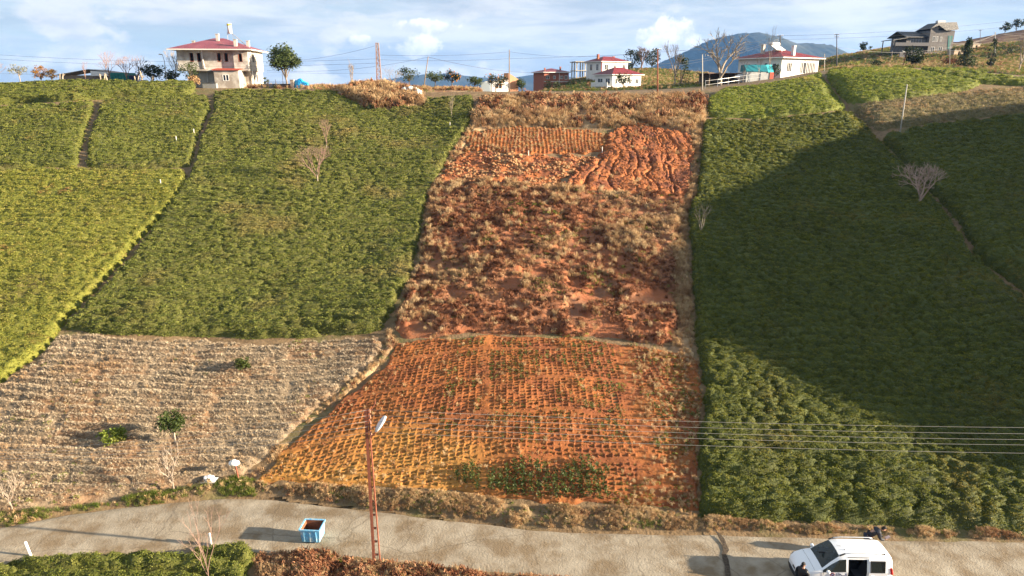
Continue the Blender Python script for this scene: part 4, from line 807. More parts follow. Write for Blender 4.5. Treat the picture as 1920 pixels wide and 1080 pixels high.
# ------------------------------------------------------------------ buildings
M_conc = mat('raw_concrete', (0.46, 0.43, 0.38), (0.60, 0.57, 0.51), 1.1, bump=.01, c3=(0.30, 0.26, 0.22), scale3=.5, world=False)
M_white = mat('white_render', (0.74, 0.73, 0.70), (0.66, 0.65, 0.62), 1.2, world=False)
M_offw = mat('white_trim', (0.72, 0.71, 0.68))
M_brick = mat('red_brick', (0.34, 0.125, 0.075), (0.26, 0.09, 0.06), 2.5, bump=.01, world=False)
M_bedge = mat('brick_reveal', (0.24, 0.09, 0.06))
M_pane = mat('dark_glass', (0.02, 0.025, 0.03), rough=0.08, spec=0.6)
M_inside = mat('dark_interior', (0.05, 0.045, 0.04))
def roof_mat(name, c, c2, ribs=5.0):
    m = mat(name, c, c2, .7, rough=.5, spec=.4, world=False); nt = m.node_tree; N = nt.nodes; L = nt.links
    tc = N.new('ShaderNodeTexCoord'); w = N.new('ShaderNodeTexWave'); w.inputs['Scale'].default_value = ribs; L.new(tc.outputs['Object'], w.inputs[0])
    bp = N.new('ShaderNodeBump'); bp.inputs['Distance'].default_value = .03; L.new(w.outputs['Fac'], bp.inputs['Height']); L.new(bp.outputs[0], N['Principled BSDF'].inputs['Normal']); return m
M_roof1 = roof_mat('magenta_metal_roof', (0.17, 0.036, 0.055), (0.22, 0.06, 0.08)); M_roof2 = roof_mat('crimson_metal_roof', (0.21, 0.022, 0.026), (0.17, 0.02, 0.024)); M_roof3 = roof_mat('charcoal_roof', (0.022, 0.024, 0.03), (0.034, 0.036, 0.042))
M_steel = mat('galvanised_steel', (0.42, 0.43, 0.44), metal=.6, rough=.45)
M_dsteel = mat('dark_steel', (0.10, 0.10, 0.11), rough=.6)
def wallx(mb, a0, a1, z0, z1, b0, b1, ops, along='x'):
    """a wall from a0 to a1 with rectangular openings (a, a', z, z')"""
    def bx(p, q, r, s):
        if q - p > 1e-4 and s - r > 1e-4: mb.box(p, q, b0, b1, r, s) if along == 'x' else mb.box(b0, b1, p, q, r, s)
    cur = a0
    for o in sorted(ops):
        bx(cur, o[0], z0, z1); bx(o[0], o[1], z0, o[2]); bx(o[0], o[1], o[3], z1); cur = o[1]
    bx(cur, a1, z0, z1)
def window(parent, a0, a1, z0, z1, pos, face, frame=M_offw, pane=M_pane, t=.07, mull=1):
    """frame with mullions in an opening of a wall; face: 'f' (-y) or 'r' (+x) or 'l' (-x)"""
    F_ = MB(); P_ = MB(); dirn = {'f': -1, 'r': 1, 'l': -1}[face]
    def bx(mb, p, q, r, s, d0, d1):
        u, v = sorted((pos + dirn * d0, pos + dirn * d1))
        mb.box(p, q, u, v, r, s) if face == 'f' else mb.box(u, v, p, q, r, s)
    bx(F_, a0, a1, z0, z0 + t, -.08, .03); bx(F_, a0, a1, z1 - t, z1, -.08, .03); bx(F_, a0, a0 + t, z0 + t, z1 - t, -.08, .03); bx(F_, a1 - t, a1, z0 + t, z1 - t, -.08, .03)
    for k in range(mull): c = a0 + (a1 - a0) * (k + 1) / (mull + 1); bx(F_, c - t / 2, c + t / 2, z0 + t, z1 - t, -.07, .02)
    bx(P_, a0 + t, a1 - t, z0 + t, z1 - t, -.05, -.03)
    w = F_.build('window', frame, parent); P_.build('pane', pane, w); return w
def hip(parent, x0, x1, y0, y1, z, rise, over, m, fascia=M_offw, th=.16, name='roof', ridge=None):
    x0 -= over; x1 += over; y0 -= over; y1 += over; w, d = x1 - x0, y1 - y0; r = ridge if ridge is not None else max(0.0, w - d); cx, cy = (x0 + x1) / 2, (y0 + y1) / 2
    A = [(x0, y0, z), (x1, y0, z), (x1, y1, z), (x0, y1, z)]; 
    top = [(cx - r / 2, cy, z + rise), (cx + r / 2, cy, z + rise)] if w >= d else [(cx, cy - (d - w) / 2, z + rise), (cx, cy + (d - w) / 2, z + rise)]
    V = [(a, b, c + th) for a, b, c in A] + [(a, b, c + th) for a, b, c in top]
    Fc = [(0, 1, 5, 4), (1, 2, 5), (2, 3, 4, 5), (3, 0, 4)] if w >= d else [(0, 1, 4), (1, 2, 5, 4), (2, 3, 5), (3, 0, 4, 5)]
    rf = MB().add(V, Fc).build(name, m, parent)
    MB().add([(a, b, c) for a, b, c in A] + [(a, b, c + th - .01) for a, b, c in A], [(3, 2, 1, 0), (0, 1, 5, 4), (1, 2, 6, 5), (2, 3, 7, 6), (3, 0, 4, 7)]).build('fascia', fascia, rf)
    return rf
def chimney(rf, x, y, z0, z1, s=.35, m=None): 
    MB().box(x - s / 2, x + s / 2, y - s / 2, y + s / 2, z0, z1).box(x - s * .65, x + s * .65, y - s * .65, y + s * .65, z1, z1 + .08).build('chimney', m or M_conc, rf)
# the unfinished grey house
gx0, gy0, gz0 = base(406, 108); H1 = thing('unfinished_house', (gx0, gy0, gz0 - .1), 'unfinished two-storey grey concrete house with magenta hipped roof', 'house', None, R(5))
w = MB()
wallx(w, -5.2, 3.1, 2.75, 5.5, 0, .2, [(-3.3, -2.85, 3.95, 5.1), (-2.25, -1.8, 3.95, 5.1), (.65, 1.1, 3.95, 5.1), (1.7, 2.15, 3.95, 5.1)])
wallx(w, 3.1, 5.2, 2.75, 5.5, -.45, -.25, [(3.85, 4.35, 3.9, 5.0)]); w.box(3.1, 3.3, -.25, 0, 2.75, 5.5)
wallx(w, -.45 + .2, 8, 2.75, 5.5, 5.0, 5.2, [(2.2, 3.2, 3.9, 5.0)], 'y'); wallx(w, .2, 8, 2.75, 5.5, -5.2, -5.0, [(3, 4, 3.9, 5.0)], 'y'); wallx(w, -5.0, 5.0, 2.75, 5.5, 7.8, 8, [])
w.box(-5.2, 5.2, -.44, 8, 2.55, 2.75)
w.build('upper_wall', M_conc, H1)
w = MB(); wallx(w, -4.2, 5.0, -.3, 2.55, 1.1, 1.3, []); wallx(w, 1.3, 8, -.3, 2.55, 4.8, 5.0, [(4, 5, 0.9, 2)], 'y'); wallx(w, 1.3, 8, -.3, 2.55, -4.2, -4.0, [], 'y'); w.build('lower_wall', M_conc, H1)
for a in ((-3.3, -2.85), (-2.25, -1.8), (.65, 1.1), (1.7, 2.15)):
    f = MB(); f.box(a[0] - .04, a[0] + .02, -.012, .2, 3.95, 5.1).box(a[1] - .02, a[1] + .04, -.012, .2, 3.95, 5.1).box(a[0] - .04, a[1] + .04, -.012, .2, 3.88, 3.95).build('window_reveal', M_bedge, H1)
f = MB().box(3.81, 3.87, -.462, -.25, 3.9, 5.0).box(4.33, 4.39, -.462, -.25, 3.9, 5.0).box(3.81, 4.39, -.462, -.25, 3.83, 3.9).build('window_reveal', M_bedge, H1)
rf = hip(H1, -5.2, 5.2, -.45, 8, 5.5, 1.75, .85, M_roof1, ridge=1.6)
for x, y, a, b in ((-3.6, 3.2, 6.0, 6.95), (.2, 2.6, 6.3, 7.9), (3.5, 0.0, 5.6, 7.0), (4.4, 3.4, 5.8, 7.0), (-2.9, 4, 6, 6.7)): chimney(rf, x, y, a, b, .42 if x != -2.9 else .3, M_conc if x != -2.9 else M_bedge)
s = MB(); s.tube([(1.3, 4, 6.4), (1.3, 4, 8.3)], .04).tube([(2.1, 4, 6.2), (2.1, 4, 8.3)], .04).tube([(2.1, 4, 8.1), (4.0, 3.6, 6.4)], .035).tube([(2.1, 4.6, 8.0), (4.0, 4.4, 6.4)], .035).build('tank_stand', M_steel, rf)
MB().tube([(1.7, 4, 8.1), (1.7, 4, 9.6)], .33, 12).build('water_tank', M_white, rf, True); MB().tube([(1.7, 4, 9.25), (1.7, 4, 9.5)], .338, 12).build('tank_band', mat('yellow_paint', (.75, .55, .05)), rf, True)
MB().tube([(-1.5, -.12, 5.5), (-1.5, -.12, 4.4), (-1.35, -.12, 3.0), (-1.4, .9, 2.3), (-1.55, 1.0, 0)], .07, 6).build('downpipe', M_offw, H1); MB().tube([(5.28, 1.0, 5.4), (5.28, 1.0, 0)], .06, 6).build('downpipe', M_offw, H1)
MB().box(-5.9, -5.2, 1.0, 3.0, 2.6, 3.5).build('balcony', M_white, H1); MB().tube([(.0, .5, 2.45), (0, .5, 2.05)], .2, 8).build('floodlight', M_offw, H1)
w = MB(); wallx(w, .55, 4.1, -.4, 2.6, -2.2, -2.0, [(1.75, 2.65, 1.1, 2.0)]); wallx(w, -2.0, 1.1, -.4, 2.6, 3.9, 4.1, [], 'y'); wallx(w, -2.0, 1.1, -.4, 2.6, .55, .75, [], 'y'); ax = w.build('annex_wall', M_conc, H1); window(ax, 1.75, 2.65, 1.1, 2.0, -2.2, 'f', mull=1)
MB().prism([(-2.45, 2.6), (1.1, 2.95), (1.1, 3.05), (-2.45, 2.72)], 'x', .35, 4.35).build('annex_roof', mat('red_tile_roof', (0.42, 0.09, 0.06), (0.34, 0.07, 0.05), 3), H1)
# white house with red roof on the right crest
p = base(1463, 121); H2 = thing('white_house', (p[0], p[1], p[2] - .15), 'single-storey white house with crimson hipped roof, solar heater and glazed bay', 'house', None, R(33))
w = MB(); Z1 = 3.3
fo = [(1.4, 2.8, 1.1, 2.6), (5.0, 9.4, .8, 2.75)]; wallx(w, 0, 10.2, -.6, Z1, 0, .25, fo); lo = [(1.0, 1.8, .9, 2.5), (2.8, 3.5, 1.5, 2.6), (5.0, 5.6, 1.7, 2.5), (6.4, 7.8, 1.0, 2.5)]
wallx(w, .25, 9, -.6, Z1, 0, .25, lo, 'y'); wallx(w, .25, 9, -.6, Z1, 9.95, 10.2, [], 'y'); wallx(w, .25, 9.95, -.6, Z1, 8.75, 9, []); w.build('wall', M_white, H2)
window(H2, 1.4, 2.8, 1.1, 2.6, 0, 'f', mull=2); window(H2, 5.0, 9.4, .8, 2.75, 0, 'f', t=.11, mull=9)
for o in lo: window(H2, o[0], o[1], o[2], o[3], 0, 'l', mull=1 if o[1] - o[0] > 1 else 0)
rf = hip(H2, 0, 10.2, 0, 9, Z1, 1.5, .8, M_roof2); chimney(rf, 3.6, .6, 3.5, 5.3, .5, M_white); chimney(rf, 1.2, 5.0, 4.2, 5.6, .5, M_conc)
MB().box(2.4, 4.6, 3.5, 3.6, 4.7, 5.0).tube([(2.6, 3.6, 4.6), (2.6, 4.4, 5.6)], .04).tube([(4.4, 3.6, 4.6), (4.4, 4.4, 5.6)], .04).build('heater_stand', M_steel, rf)
MB().prism([(3.0, 4.75), (4.3, 5.5), (4.3, 5.58), (3.0, 4.83)], 'x', 2.3, 4.7).build('solar_panel', M_offw, rf); MB().tube([(2.3, 4.5, 5.85), (4.7, 4.5, 5.85)], .28, 10).build('water_tank', M_offw, rf, True)
# two white houses, brick house and concrete frame in the hollow
def plain_house(name, px, Y, rz, W_, D_, Hh, label, wall, roof, fops, lops, zoff=0.0, rise=1.5, chim=(), over=.6, mull=1, pane=M_pane):
    p = base(px, Y); h = thing(name, (p[0], p[1], p[2] + zoff), label, 'house', None, rz); w = MB()
    wallx(w, 0, W_, -.8, Hh, 0, .25, fops); wallx(w, .25, D_, -.8, Hh, 0, .25, lops, 'y'); wallx(w, .25, D_, -.8, Hh, W_ - .25, W_, [], 'y'); wallx(w, .25, W_ - .25, -.8, Hh, D_ - .25, D_, []); w.box(.25, W_ - .25, .25, D_ - .25, Hh * .5 - .1, Hh * .5)
    w.build('wall', wall, h)
    for o in fops: window(h, *o, 0, 'f', mull=mull)
    for o in lops: window(h, *o, 0, 'l', mull=mull)
    rf = hip(h, 0, W_, 0, D_, Hh, rise, over, roof)
    for c in chim: chimney(rf, *c)
    return h
B = plain_house('white_house', 1147, 163, R(33), 8.8, 6.2, 4.9, 'white two-storey house with dusky red roof, the nearer of two in the hollow', M_white, M_roof2, [(.9, 1.5, 3.0, 4.1), (3.2, 4.1, 3.0, 4.1), (5.0, 5.9, 3.0, 4.1), (7.0, 8.1, 3.0, 4.1)], [(.8, 2.4, 2.9, 4.2), (3.4, 5.2, 2.9, 4.2)], 0.2, 1.6, ((6.6, 4.5, 5.2, 6.4, .5, M_white),))
MB().box(-1.3, -.01, .2, 6.1, 2.35, 2.5).box(-1.3, -1.22, .2, 6.1, 2.5, 3.3).box(-1.28, -1.1, .3, .5, -.8, 2.35).box(-1.28, -1.1, 5.7, 5.9, -.8, 2.35).build('balcony', M_white, B)
A = plain_house('white_house', 1127, 186, R(33), 9.0, 6.2, 4.6, 'white house with crimson roof behind the nearer white house', M_white, M_roof2, [(1.0, 2.2, 2.6, 4.0), (4.0, 4.9, 2.7, 3.9), (7.2, 8.3, 2.7, 4.0)], [(1.2, 2.2, 2.5, 4.1), (3.8, 4.8, 2.5, 4.1)], .6, 1.3, ((1.2, 3, 4.8, 6.5, .5, M_brick), (7.4, 4, 4.8, 6.1, .5, M_brick)))
MB().tube([(-.05, -.12, 1.5), (-.05, -.12, 4.5)], .12, 6).build('downpipe', mat('red_pipe', (.4, .05, .05)), A)
C = plain_house('brick_house', 1020, 188, R(22), 7.2, 7.0, 4.1, 'unplastered red brick house with dusky red roof', M_brick, M_roof1, [(.5, 1.5, 2.5, 3.3), (2.6, 3.3, 2.5, 3.3), (4.7, 5.5, 2.5, 3.3), (6.0, 6.8, 2.4, 3.4)], [], 1.2, 1.0, ((.6, 1, 4.2, 5.2, .3, M_brick), (5.6, 2, 4.4, 5.6, .35, M_brick)))
MB().box(-.05, 7.25, -.05, -.003, 1.75, 1.95).box(4.3, 4.5, -.06, -.003, -.6, 4.1).build('concrete_band', M_conc, C)
p = base(1080, 214); D = thing('concrete_frame', (p[0], p[1], p[2] - .2), 'unfinished bare concrete frame of columns and slabs behind the houses', 'building', None, R(8))
for i in range(5):
    for j in range(3): MB().box(i * 2.6, i * 2.6 + .3, j * 3.2, j * 3.2 + .3, -.5, 5.8).build('column', M_conc, D)
MB().box(-.4, 11.2, -.4, 7.2, 5.8, 6.05).build('roof_slab', M_conc, D); MB().box(-.3, 11.1, -.3, 7.1, 3.3, 3.5).build('floor_slab', M_conc, D); MB().box(5.8, 10.5, .4, .6, 0, 2.2).build('infill_wall', M_brick, D)
for i in range(4): MB().prism([(i * 2.6 + .3, 5.8), (i * 2.6 + .7, 5.8), (i * 2.6 + .3, 5.2)], 'y', -.02, .25).prism([(i * 2.6 + 2.2, 5.8), (i * 2.6 + 2.6, 5.8), (i * 2.6 + 2.6, 5.2)], 'y', -.02, .25).build('bracket', M_conc, D)
# hut and white tank on the crest
p = base(945, 121); h = thing('hut', p, 'small hut with orange wall behind the dense citrus tree', 'hut', None, R(20)); w = MB(); wallx(w, -2.2, .8, -.3, 1.6, 0, .2, [(-1.6, -.3, .4, 1.3)]); wallx(w, .2, 2.5, -.3, 1.6, .6, .8, [], 'y'); wallx(w, .2, 2.5, -.3, 1.6, -2.2, -2.0, [], 'y'); w.build('wall', M_white, h); window(h, -1.6, -.3, .4, 1.3, 0, 'f'); MB().prism([(.82, -.3), (2.6, -.3), (2.6, 2.0), (.82, 3.0)], 'y', 0.0, 2.4).build('gable', mat('orange_render', (.55, .28, .16), (.48, .25, .15), 1), h); MB().prism([(-2.5, 1.6), (.81, 1.75), (.81, 1.85), (-2.5, 1.7)], 'y', -.3, 2.7).build('roof', M_conc, h)
p = base(911, 119); t = thing('water_tank', p, 'white plastic tank beside the low citrus tree', 'tank'); MB().box(-.75, .75, -.5, .5, 0, 1.5).build('shell', mat('pale_blue_plastic', (.50, .58, .62)), t); MB().tube([(0, 0, 1.5), (0, 0, 1.62)], .3, 10).build('lid', M_offw, t)
# dark-roofed villa on the far hill
p = base(1738, 205); Vh = thing('villa', (p[0], p[1], p[2] - .3), 'far weathered stone villa with charcoal pitched roofs', 'house', None, R(6)); M_stone = mat('grey_stone', (.13, .12, .118), (.20, .19, .18), 1.3, world=False)
w = MB(); ops = [(.9, 1.7, 3.6, 5.0), (2.0, 2.6, 3.6, 5.0), (3.2, 3.8, 3.7, 4.9)]; o2 = [(.9, 2.0, .8, 2.2), (3.2, 4.4, .8, 2.2)]
wallx(w, 0, 7.4, 3.0, 6.6, 0, .3, ops); wallx(w, 0, 7.4, -.5, 3.0, 0, .3, o2); w.box(0, .3, .3, 8, -.5, 6.6).box(7.1, 7.4, .3, 8, -.5, 6.6).box(.3, 7.1, 7.7, 8, -.5, 6.6)
w.prism([(0, 6.6), (2.3, 6.6), (2.3, 7.9), (1.7, 8.1), (0, 7.2)], 'y', .0, .3).build('wall', M_stone, Vh)
for o in ops + o2: window(Vh, *o, 0, 'f', mull=1)
w = MB(); wallx(w, -6.0, -.01, -.5, 4.9, 1.2, 1.5, [(-4.8, -1.4, 3.0, 4.4), (-4.8, -1.4, .4, 2.0)]); w.box(-6.0, -5.7, 1.5, 8, -.5, 4.9); w.build('wing_wall', M_stone, Vh); window(Vh, -4.8, -1.4, 3.0, 4.4, 1.2, 'f', mull=3); window(Vh, -4.8, -1.4, .4, 2.0, 1.2, 'f', mull=3)
rr = MB().prism([(-.6, 7.0), (1.6, 8.6), (7.0, 8.8), (8.0, 6.9), (7.4, 6.75), (4.2, 6.55), (1.9, 7.9)], 'y', -.6, 4).add([(-.6, 4, 7.0), (1.6, 4, 8.6), (7, 4, 8.8), (8, 4, 6.9), (-.6, 8.6, 5.8), (8, 8.6, 5.8)], [(0, 4, 5, 3, 2, 1)]).build('roof', M_roof3, Vh)
MB().prism([(.4, 4.9), (5, 6.6), (9, 5.0), (9, 4.85), (5, 6.4), (.4, 4.75)], 'x', -6.8, -.02).build('roof', M_roof3, Vh); MB().prism([(-10.5, 3.9), (-6.0, 4.6), (-6.0, 4.75), (-10.5, 4.05)], 'y', .5, 6).build('canopy', M_roof3, Vh)
MB().box(-10.2, -10.0, .6, .8, -.5, 3.95).box(-10.2, -10.0, 5.5, 5.7, -.5, 3.95).build('canopy_post', M_dsteel, Vh); MB().box(-10.4, -.01, -.6, 1.19, 2.4, 2.65).box(-10.4, -.01, -.6, -.5, 2.65, 3.3).build('balcony', M_dsteel, Vh)
MB().box(3.2, 5.6, 2.0, 3.0, 8.6, 9.4).build('roof_heater', M_steel, Vh); MB().add([(5.6, -.05, 5.2), (7.0, -.05, 5.2), (6.5, -.05, 1.6), (6.0, -.05, 1.6), (5.6, -.004, 5.2), (7.0, -.004, 5.2), (6.5, -.004, 1.6), (6.0, -.004, 1.6)], [(0, 1, 2, 3), (0, 4, 5, 1), (1, 5, 6, 2), (2, 6, 7, 3), (3, 7, 4, 0)]).build('green_glass', mat('green_glazing', (.10, .22, .20), rough=.2), Vh)
MB().box(-10.4, 8.5, -3.2, -2.9, -.9, .6).build('garden_wall', M_dsteel, Vh)
for k, (px, Y, wd, hh) in enumerate(((1797, 196, 3.2, 1.3), (1830, 205, 2.6, 1.3))):
    p = base(px, Y); t = thing('block_hut', p, ['low tan block hut below the villa garden', 'smaller tan block hut uphill of the conifer'][k], 'hut', None, R(15)); wl = MB(); wallx(wl, -wd / 2, wd / 2, -.4, hh, 0, .2, [(-.3, .4, -.2, hh - .3)]); wl.box(-wd / 2, -wd / 2 + .2, .2, 2.2, -.4, hh).box(wd / 2 - .2, wd / 2, .2, 2.2, -.4, hh); wl.build('wall', mat('tan_block%d' % k, (.42, .34, .25), (.34, .27, .2), 2), t); MB().box(-wd / 2 - .15, wd / 2 + .15, -.15, 2.4, hh, hh + .12).build('roof', M_conc, t)
# ploughed brown hill and rough back slope as sheets on the terrain
BK = strawf(2, 6, .5, 5, .5)
def brown(X, Y, sd): return (fbm(X * .5, Y * .5, 3, 131) - .5) * .6, {'d0': .03 + 0 * X}
def sheet(poly, *a, **k): return plot(*a, poly=poly, **k)
sheet([base(px, Y)[:2] for px, Y in ((1790, 222), (1850, 215), (1920, 212), (2060, 212), (2060, 290), (1900, 290), (1770, 285), (1760, 240))], 'ploughed_field', None, 1.0, brown, mat('brown_plough', (.075, .034, .02), (.10, .048, .028), .5, bump=.1), 'bare brown ploughed hill behind the far villa', 'ploughed field', kind='structure', edge=1.5)
sheet([base(px, Y)[:2] for px, Y in ((1560, 128), (1640, 132), (1760, 138), (1900, 128), (2060, 124), (2060, 205), (1790, 214), (1700, 246), (1560, 244), (1500, 200), (1545, 140))], 'rough_pasture', None, .9, BK, mat('rough_grass', (.07, .07, .028), (.12, .10, .045), .4, bump=.1), 'rough green and brown pasture on the slope below the far villa', 'pasture', GR, kind='stuff', edge=1.5)
sheet([base(px, Y)[:2] for px, Y in ((1010, 132), (1120, 128), (1230, 122), (1330, 122), (1440, 135), (1500, 190), (1300, 240), (1150, 248), (1040, 225), (1000, 160))], 'green_pasture', None, 1.0, BK, mat('pasture_grass', (.07, .095, .02), (.12, .13, .035), .3, bump=.1), 'green pasture in the hollow round the white houses', 'pasture', GR, kind='stuff', edge=1.5)
sheet([base(px, Y)[:2] for px, Y in ((620, 100), (700, 100.5), (790, 100), (800, 103), (890, 103), (905, 106), (890, 125), (620, 125), (500, 116), (420, 116), (420, 107), (520, 105))], 'rough_grass', None, .6, strawf(5, 2, .5, .8, 3.5), M_strawsoil, 'dry brown rough grass along the crest under the citrus trees', 'dry grass', GR, kind='stuff', edge=1.0)
plot('dry_brush', [(640, 182), (660, 172), (720, 172), (785, 178), (792, 200), (760, 204), (700, 204), (670, 196)], .25, lambda X, Y, sd: (.5 + .9 * (fbm(X * .5, Y * .5, 3, 141) - .5), {'d0': 16 + 0 * X, 'd1': 4 + 0 * X, 'd2': 2 + 0 * X, 'd3': 5 + 0 * X}), M_strawsoil, 'tall tan dry brush at the foot of the lattice mast', 'dry brush', [('c_straw', 'd0', 1.0, 2.0, .4), ('c_weed', 'd2', .9, 1.6, .4), ('c_fern', 'd3', 1, 1.7, .5)])
# ------------------------------------------------------------------ poles, masts and wires
M_rust = mat('rust_brown_paint', (.20, .065, .04), (.27, .10, .06), 5, rough=.7)
M_polew = mat('pale_concrete_pole', (.52, .50, .46), (.42, .40, .36), 3)
M_wood = mat('weathered_wood', (.17, .13, .10), (.25, .20, .15), 5)
M_wire = mat('grey_cable', (.28, .27, .25), rough=.5); M_wired = mat('dark_cable', (.03, .03, .035), rough=.6)
def post(px, Y, row_top, label, m, r=.10, name='utility_pole', lean_px=0, arms=1, cat='pole', xbase=None, group=None):
    b = np.array(base(px, Y)) if xbase is None else np.array(xbase); tp = at(px + lean_px, row_top, b[1]); t = thing(name, b, label, cat, group); d = tp - b
    MB().tube([(0, 0, -.3), tuple(d * .5), tuple(d)], [r, r * .85, r * .65], 7).build('shaft', m, t, True)
    for k in range(arms):
        z = d * (1 - .05 * (k * 1.6 + .4) * (6 / max(4, np.linalg.norm(d)))); MB().box(z[0] - .55, z[0] + .55, z[1] - .05, z[1] + .05, z[2] - .05, z[2] + .05).build('crossarm', M_dsteel, t)
        for s in (-.48, 0.25, .48): MB().tube([(z[0] + s, z[1], z[2] + .051), (z[0] + s, z[1], z[2] + .22)], [.05, .03], 6).build('insulator', M_offw, t)
    return tp
def lattice(name, loc, h, w0, w1, label, m, depth=.0, rungs=14, cat='pole', br=.045, thick=1.0, brace=False):
    t = thing(name, loc, label, cat); L1 = MB(); L2 = MB()
    for mb, s, br in ((L1, -1, br * thick), (L2, 1, br)): mb.add([(s * w0 / 2 - br, -.05, -.3), (s * w0 / 2 + br, -.05, -.3), (s * w0 / 2 + br, .05, -.3), (s * w0 / 2 - br, .05, -.3), (s * w1 / 2 - br, -.05, h), (s * w1 / 2 + br, -.05, h), (s * w1 / 2 + br, .05, h), (s * w1 / 2 - br, .05, h)], [(0, 1, 5, 4), (1, 2, 6, 5), (2, 3, 7, 6), (3, 0, 4, 7), (4, 5, 6, 7)])
    L1.build('leg', m, t); L2.build('leg', m, t)
    for k in range(rungs):
        z = h * (k + .6) / rungs; w = w0 + (w1 - w0) * z / h - 2 * br * thick
        if w > .02:
            b = MB(); 
            if k % 1 == 0: b.box(-w / 2, w / 2, -.035, .035, z - .035, z + .035)
            b.build('rung', m, t)
            if brace:
                z2 = h * (k + 1.6) / rungs; sg = 1 if k % 2 else -1; MB().tube([(sg * w / 2, 0, z + .04), (-sg * w / 2, 0, min(z2, h) - .04)], .05, 4).build('brace', m, t)
    return t
LPb = flat(707, 1054); LP = lattice('street_lamp', (LPb[0], LPb[1], float(G(LPb[0], LPb[1]))), 7.35, .27, .10, 'tall rust-brown lattice street lamp pole by the blue skip', M_rust, rungs=11, cat='street lamp', br=.022, thick=2.6)
MB().tube([(.05, -.06, 6.1), (.30, -.12, 6.35), (.36, -.2, 6.55)], .025, 5).build('lamp_arm', M_rust, LP)
def lamp_head(parent, o, d, L_=.62, w=.26):
    d = Vector(d).normalized(); s = d.cross(Vector((0, 0, 1))).normalized(); u = s.cross(d); o = Vector(o); mb = MB(); V = []; prof = [(0, .35, .5), (.12, .7, .8), (.4, 1, 1), (.75, .95, .95), (.95, .6, .7), (1, .3, .4)]
    for t, a, b in prof:
        for c in range(8): q = 2 * math.pi * c / 8; V.append(o + d * L_ * t + s * math.cos(q) * w * .5 * a + u * max(math.sin(q), -.45) * .09 * b)
    n = len(prof); mb.add(V, [(i * 8 + c, i * 8 + (c + 1) % 8, (i + 1) * 8 + (c + 1) % 8, (i + 1) * 8 + c) for i in range(n - 1) for c in range(8)] + [tuple(range(7, -1, -1)), tuple(range((n - 1) * 8, n * 8))]); return mb.build('lamp_head', M_lamp, parent, True)
M_lamp = mat('lamp_housing', (.62, .64, .66), rough=.4)
lamp_head(LP, (.34, -.18, 6.45), (.42, .25, .62), .75, .34)
for k, z in enumerate((7.2, 6.95, 6.7, 6.45, 6.2)):
    MB().tube([(-.12, 0, z), (.02, -.08, z), (.14, -.14, z + .10)], .02, 5).build('bracket', M_rust, LP); MB().tube([(.14, -.14, z + .10), (.14, -.14, z + .24)], [.05, .03], 6).build('insulator', mat('brown_insulator%d' % k, (.30, .16, .11)), LP)
MB().tube([(.14, 0, 7.3), (.35, 0, 7.62), (.36, 0, 7.75)], .025, 5).build('pole_top_hook', M_rust, LP)
def wire(p, q, sag, label, r=.012, m=None, group=None, n=14):
    p, q = Vector(map(float, p)), Vector(map(float, q)); mid = (p + q) / 2
    o = MB().tube([(p + (q - p) * (i / n)) + Vector((0, 0, -4 * sag * (i / n) * (1 - i / n))) - mid for i in range(n + 1)], r, 4).build('overhead_wire', m or M_wire, None, True, label=label, cat='wire', group=group); o.location = mid
for k, z in enumerate((7.2, 6.95, 6.7, 6.45, 6.2)):
    a = Vector((LPb[0] + .14, LPb[1] - .14, LP.location.z + z + .22))
    e = at(2250, (803, 815, 826, 836, 853)[k], 26.0); wire(a, e, .22, 'pale overhead wire running right from the brown street lamp pole', .0065, None, 'wires from the brown lamp pole')
    e = at(-60, (846, 852, 857, 861, 866)[k], 27.0); wire(a, e, .35, 'pale overhead wire running left from the brown street lamp pole', .0065, None, 'wires from the brown lamp pole')
# crest masts and poles
p = base(712, 104); lattice('lattice_mast', p, at(712, 80, 104)[2] - p[2], .75, .32, 'red and white steel lattice mast on the crest', mat('mast_paint', (.36, .17, .13), (.50, .42, .38), 1.2), rungs=18, cat='mast', br=.08, brace=True)
T = {}
T['lean'] = post(793, 107, 106, 'thin leaning pole among the citrus trees', M_wood, .09, lean_px=10, arms=0)
T['c'] = post(955, 112, 93, 'tall slim brown post on the crest beside the dense citrus tree', M_wood, .10, arms=0)
T['r'] = post(1233, 108, 92, 'rusty brown pole in the dry brush on the crest', M_rust, .12, arms=1)
T['s'] = post(1317, 106, 102, 'pale slim post at the upper corner of the pale green tea', M_polew, .09, arms=0)
T['h'] = post(1463, 133, 66, 'dark pole rising behind the crimson roof', M_dsteel, .13, arms=1)
T['i'] = post(1569, 165, 64, 'slim steel pole with crossarms on the skyline right of the mountain', M_dsteel, .14, arms=2)
T['j'] = post(1546, 124, 101, 'short pale post at the crest behind the pale green tea', M_polew, .07, arms=0)
T['k'] = post(1866, 190, 60, 'white concrete pole on the slope right of the villa', M_polew, .16, arms=0)
T['l'] = post(1838, 215, 56, 'thin dark pole before the brown ploughed hill', M_dsteel, .10, arms=1)
T['m'] = post(1781, 150, 68, 'grey post standing before the right corner of the villa', M_polew, .07, arms=0)
b_ = gp(1687, 252); T['n'] = post(1687, b_[1], 158, 'white leaning concrete pole standing in the dark tea', M_polew, .085, lean_px=14, arms=0, xbase=b_)
b_ = base(1693, 140); LB = thing('street_lamp', b_, 'short rusty street lamp leaning out beside the big dark bush', 'street lamp'); MB().tube([(0, 0, -.2), (0.1, 0, 2.3), (-.1, 0, 2.9)], [.08, .07, .05], 6).build('shaft', M_rust, LB); lamp_head(LB, (-.1, 0, 2.9), (-1, -.2, .35), .75, .3)
b_ = base(315, 108); LC = thing('street_lamp', b_, 'slim grey street lamp above the dark shrubs left of the grey house', 'street lamp'); MB().tube([(0, 0, -.2), (-.05, 0, 3.6), (-.2, 0, 4.5)], [.06, .05, .04], 6).build('shaft', M_steel, LC); lamp_head(LC, (-.2, 0, 4.45), (-.3, -.9, .1), .7, .4)
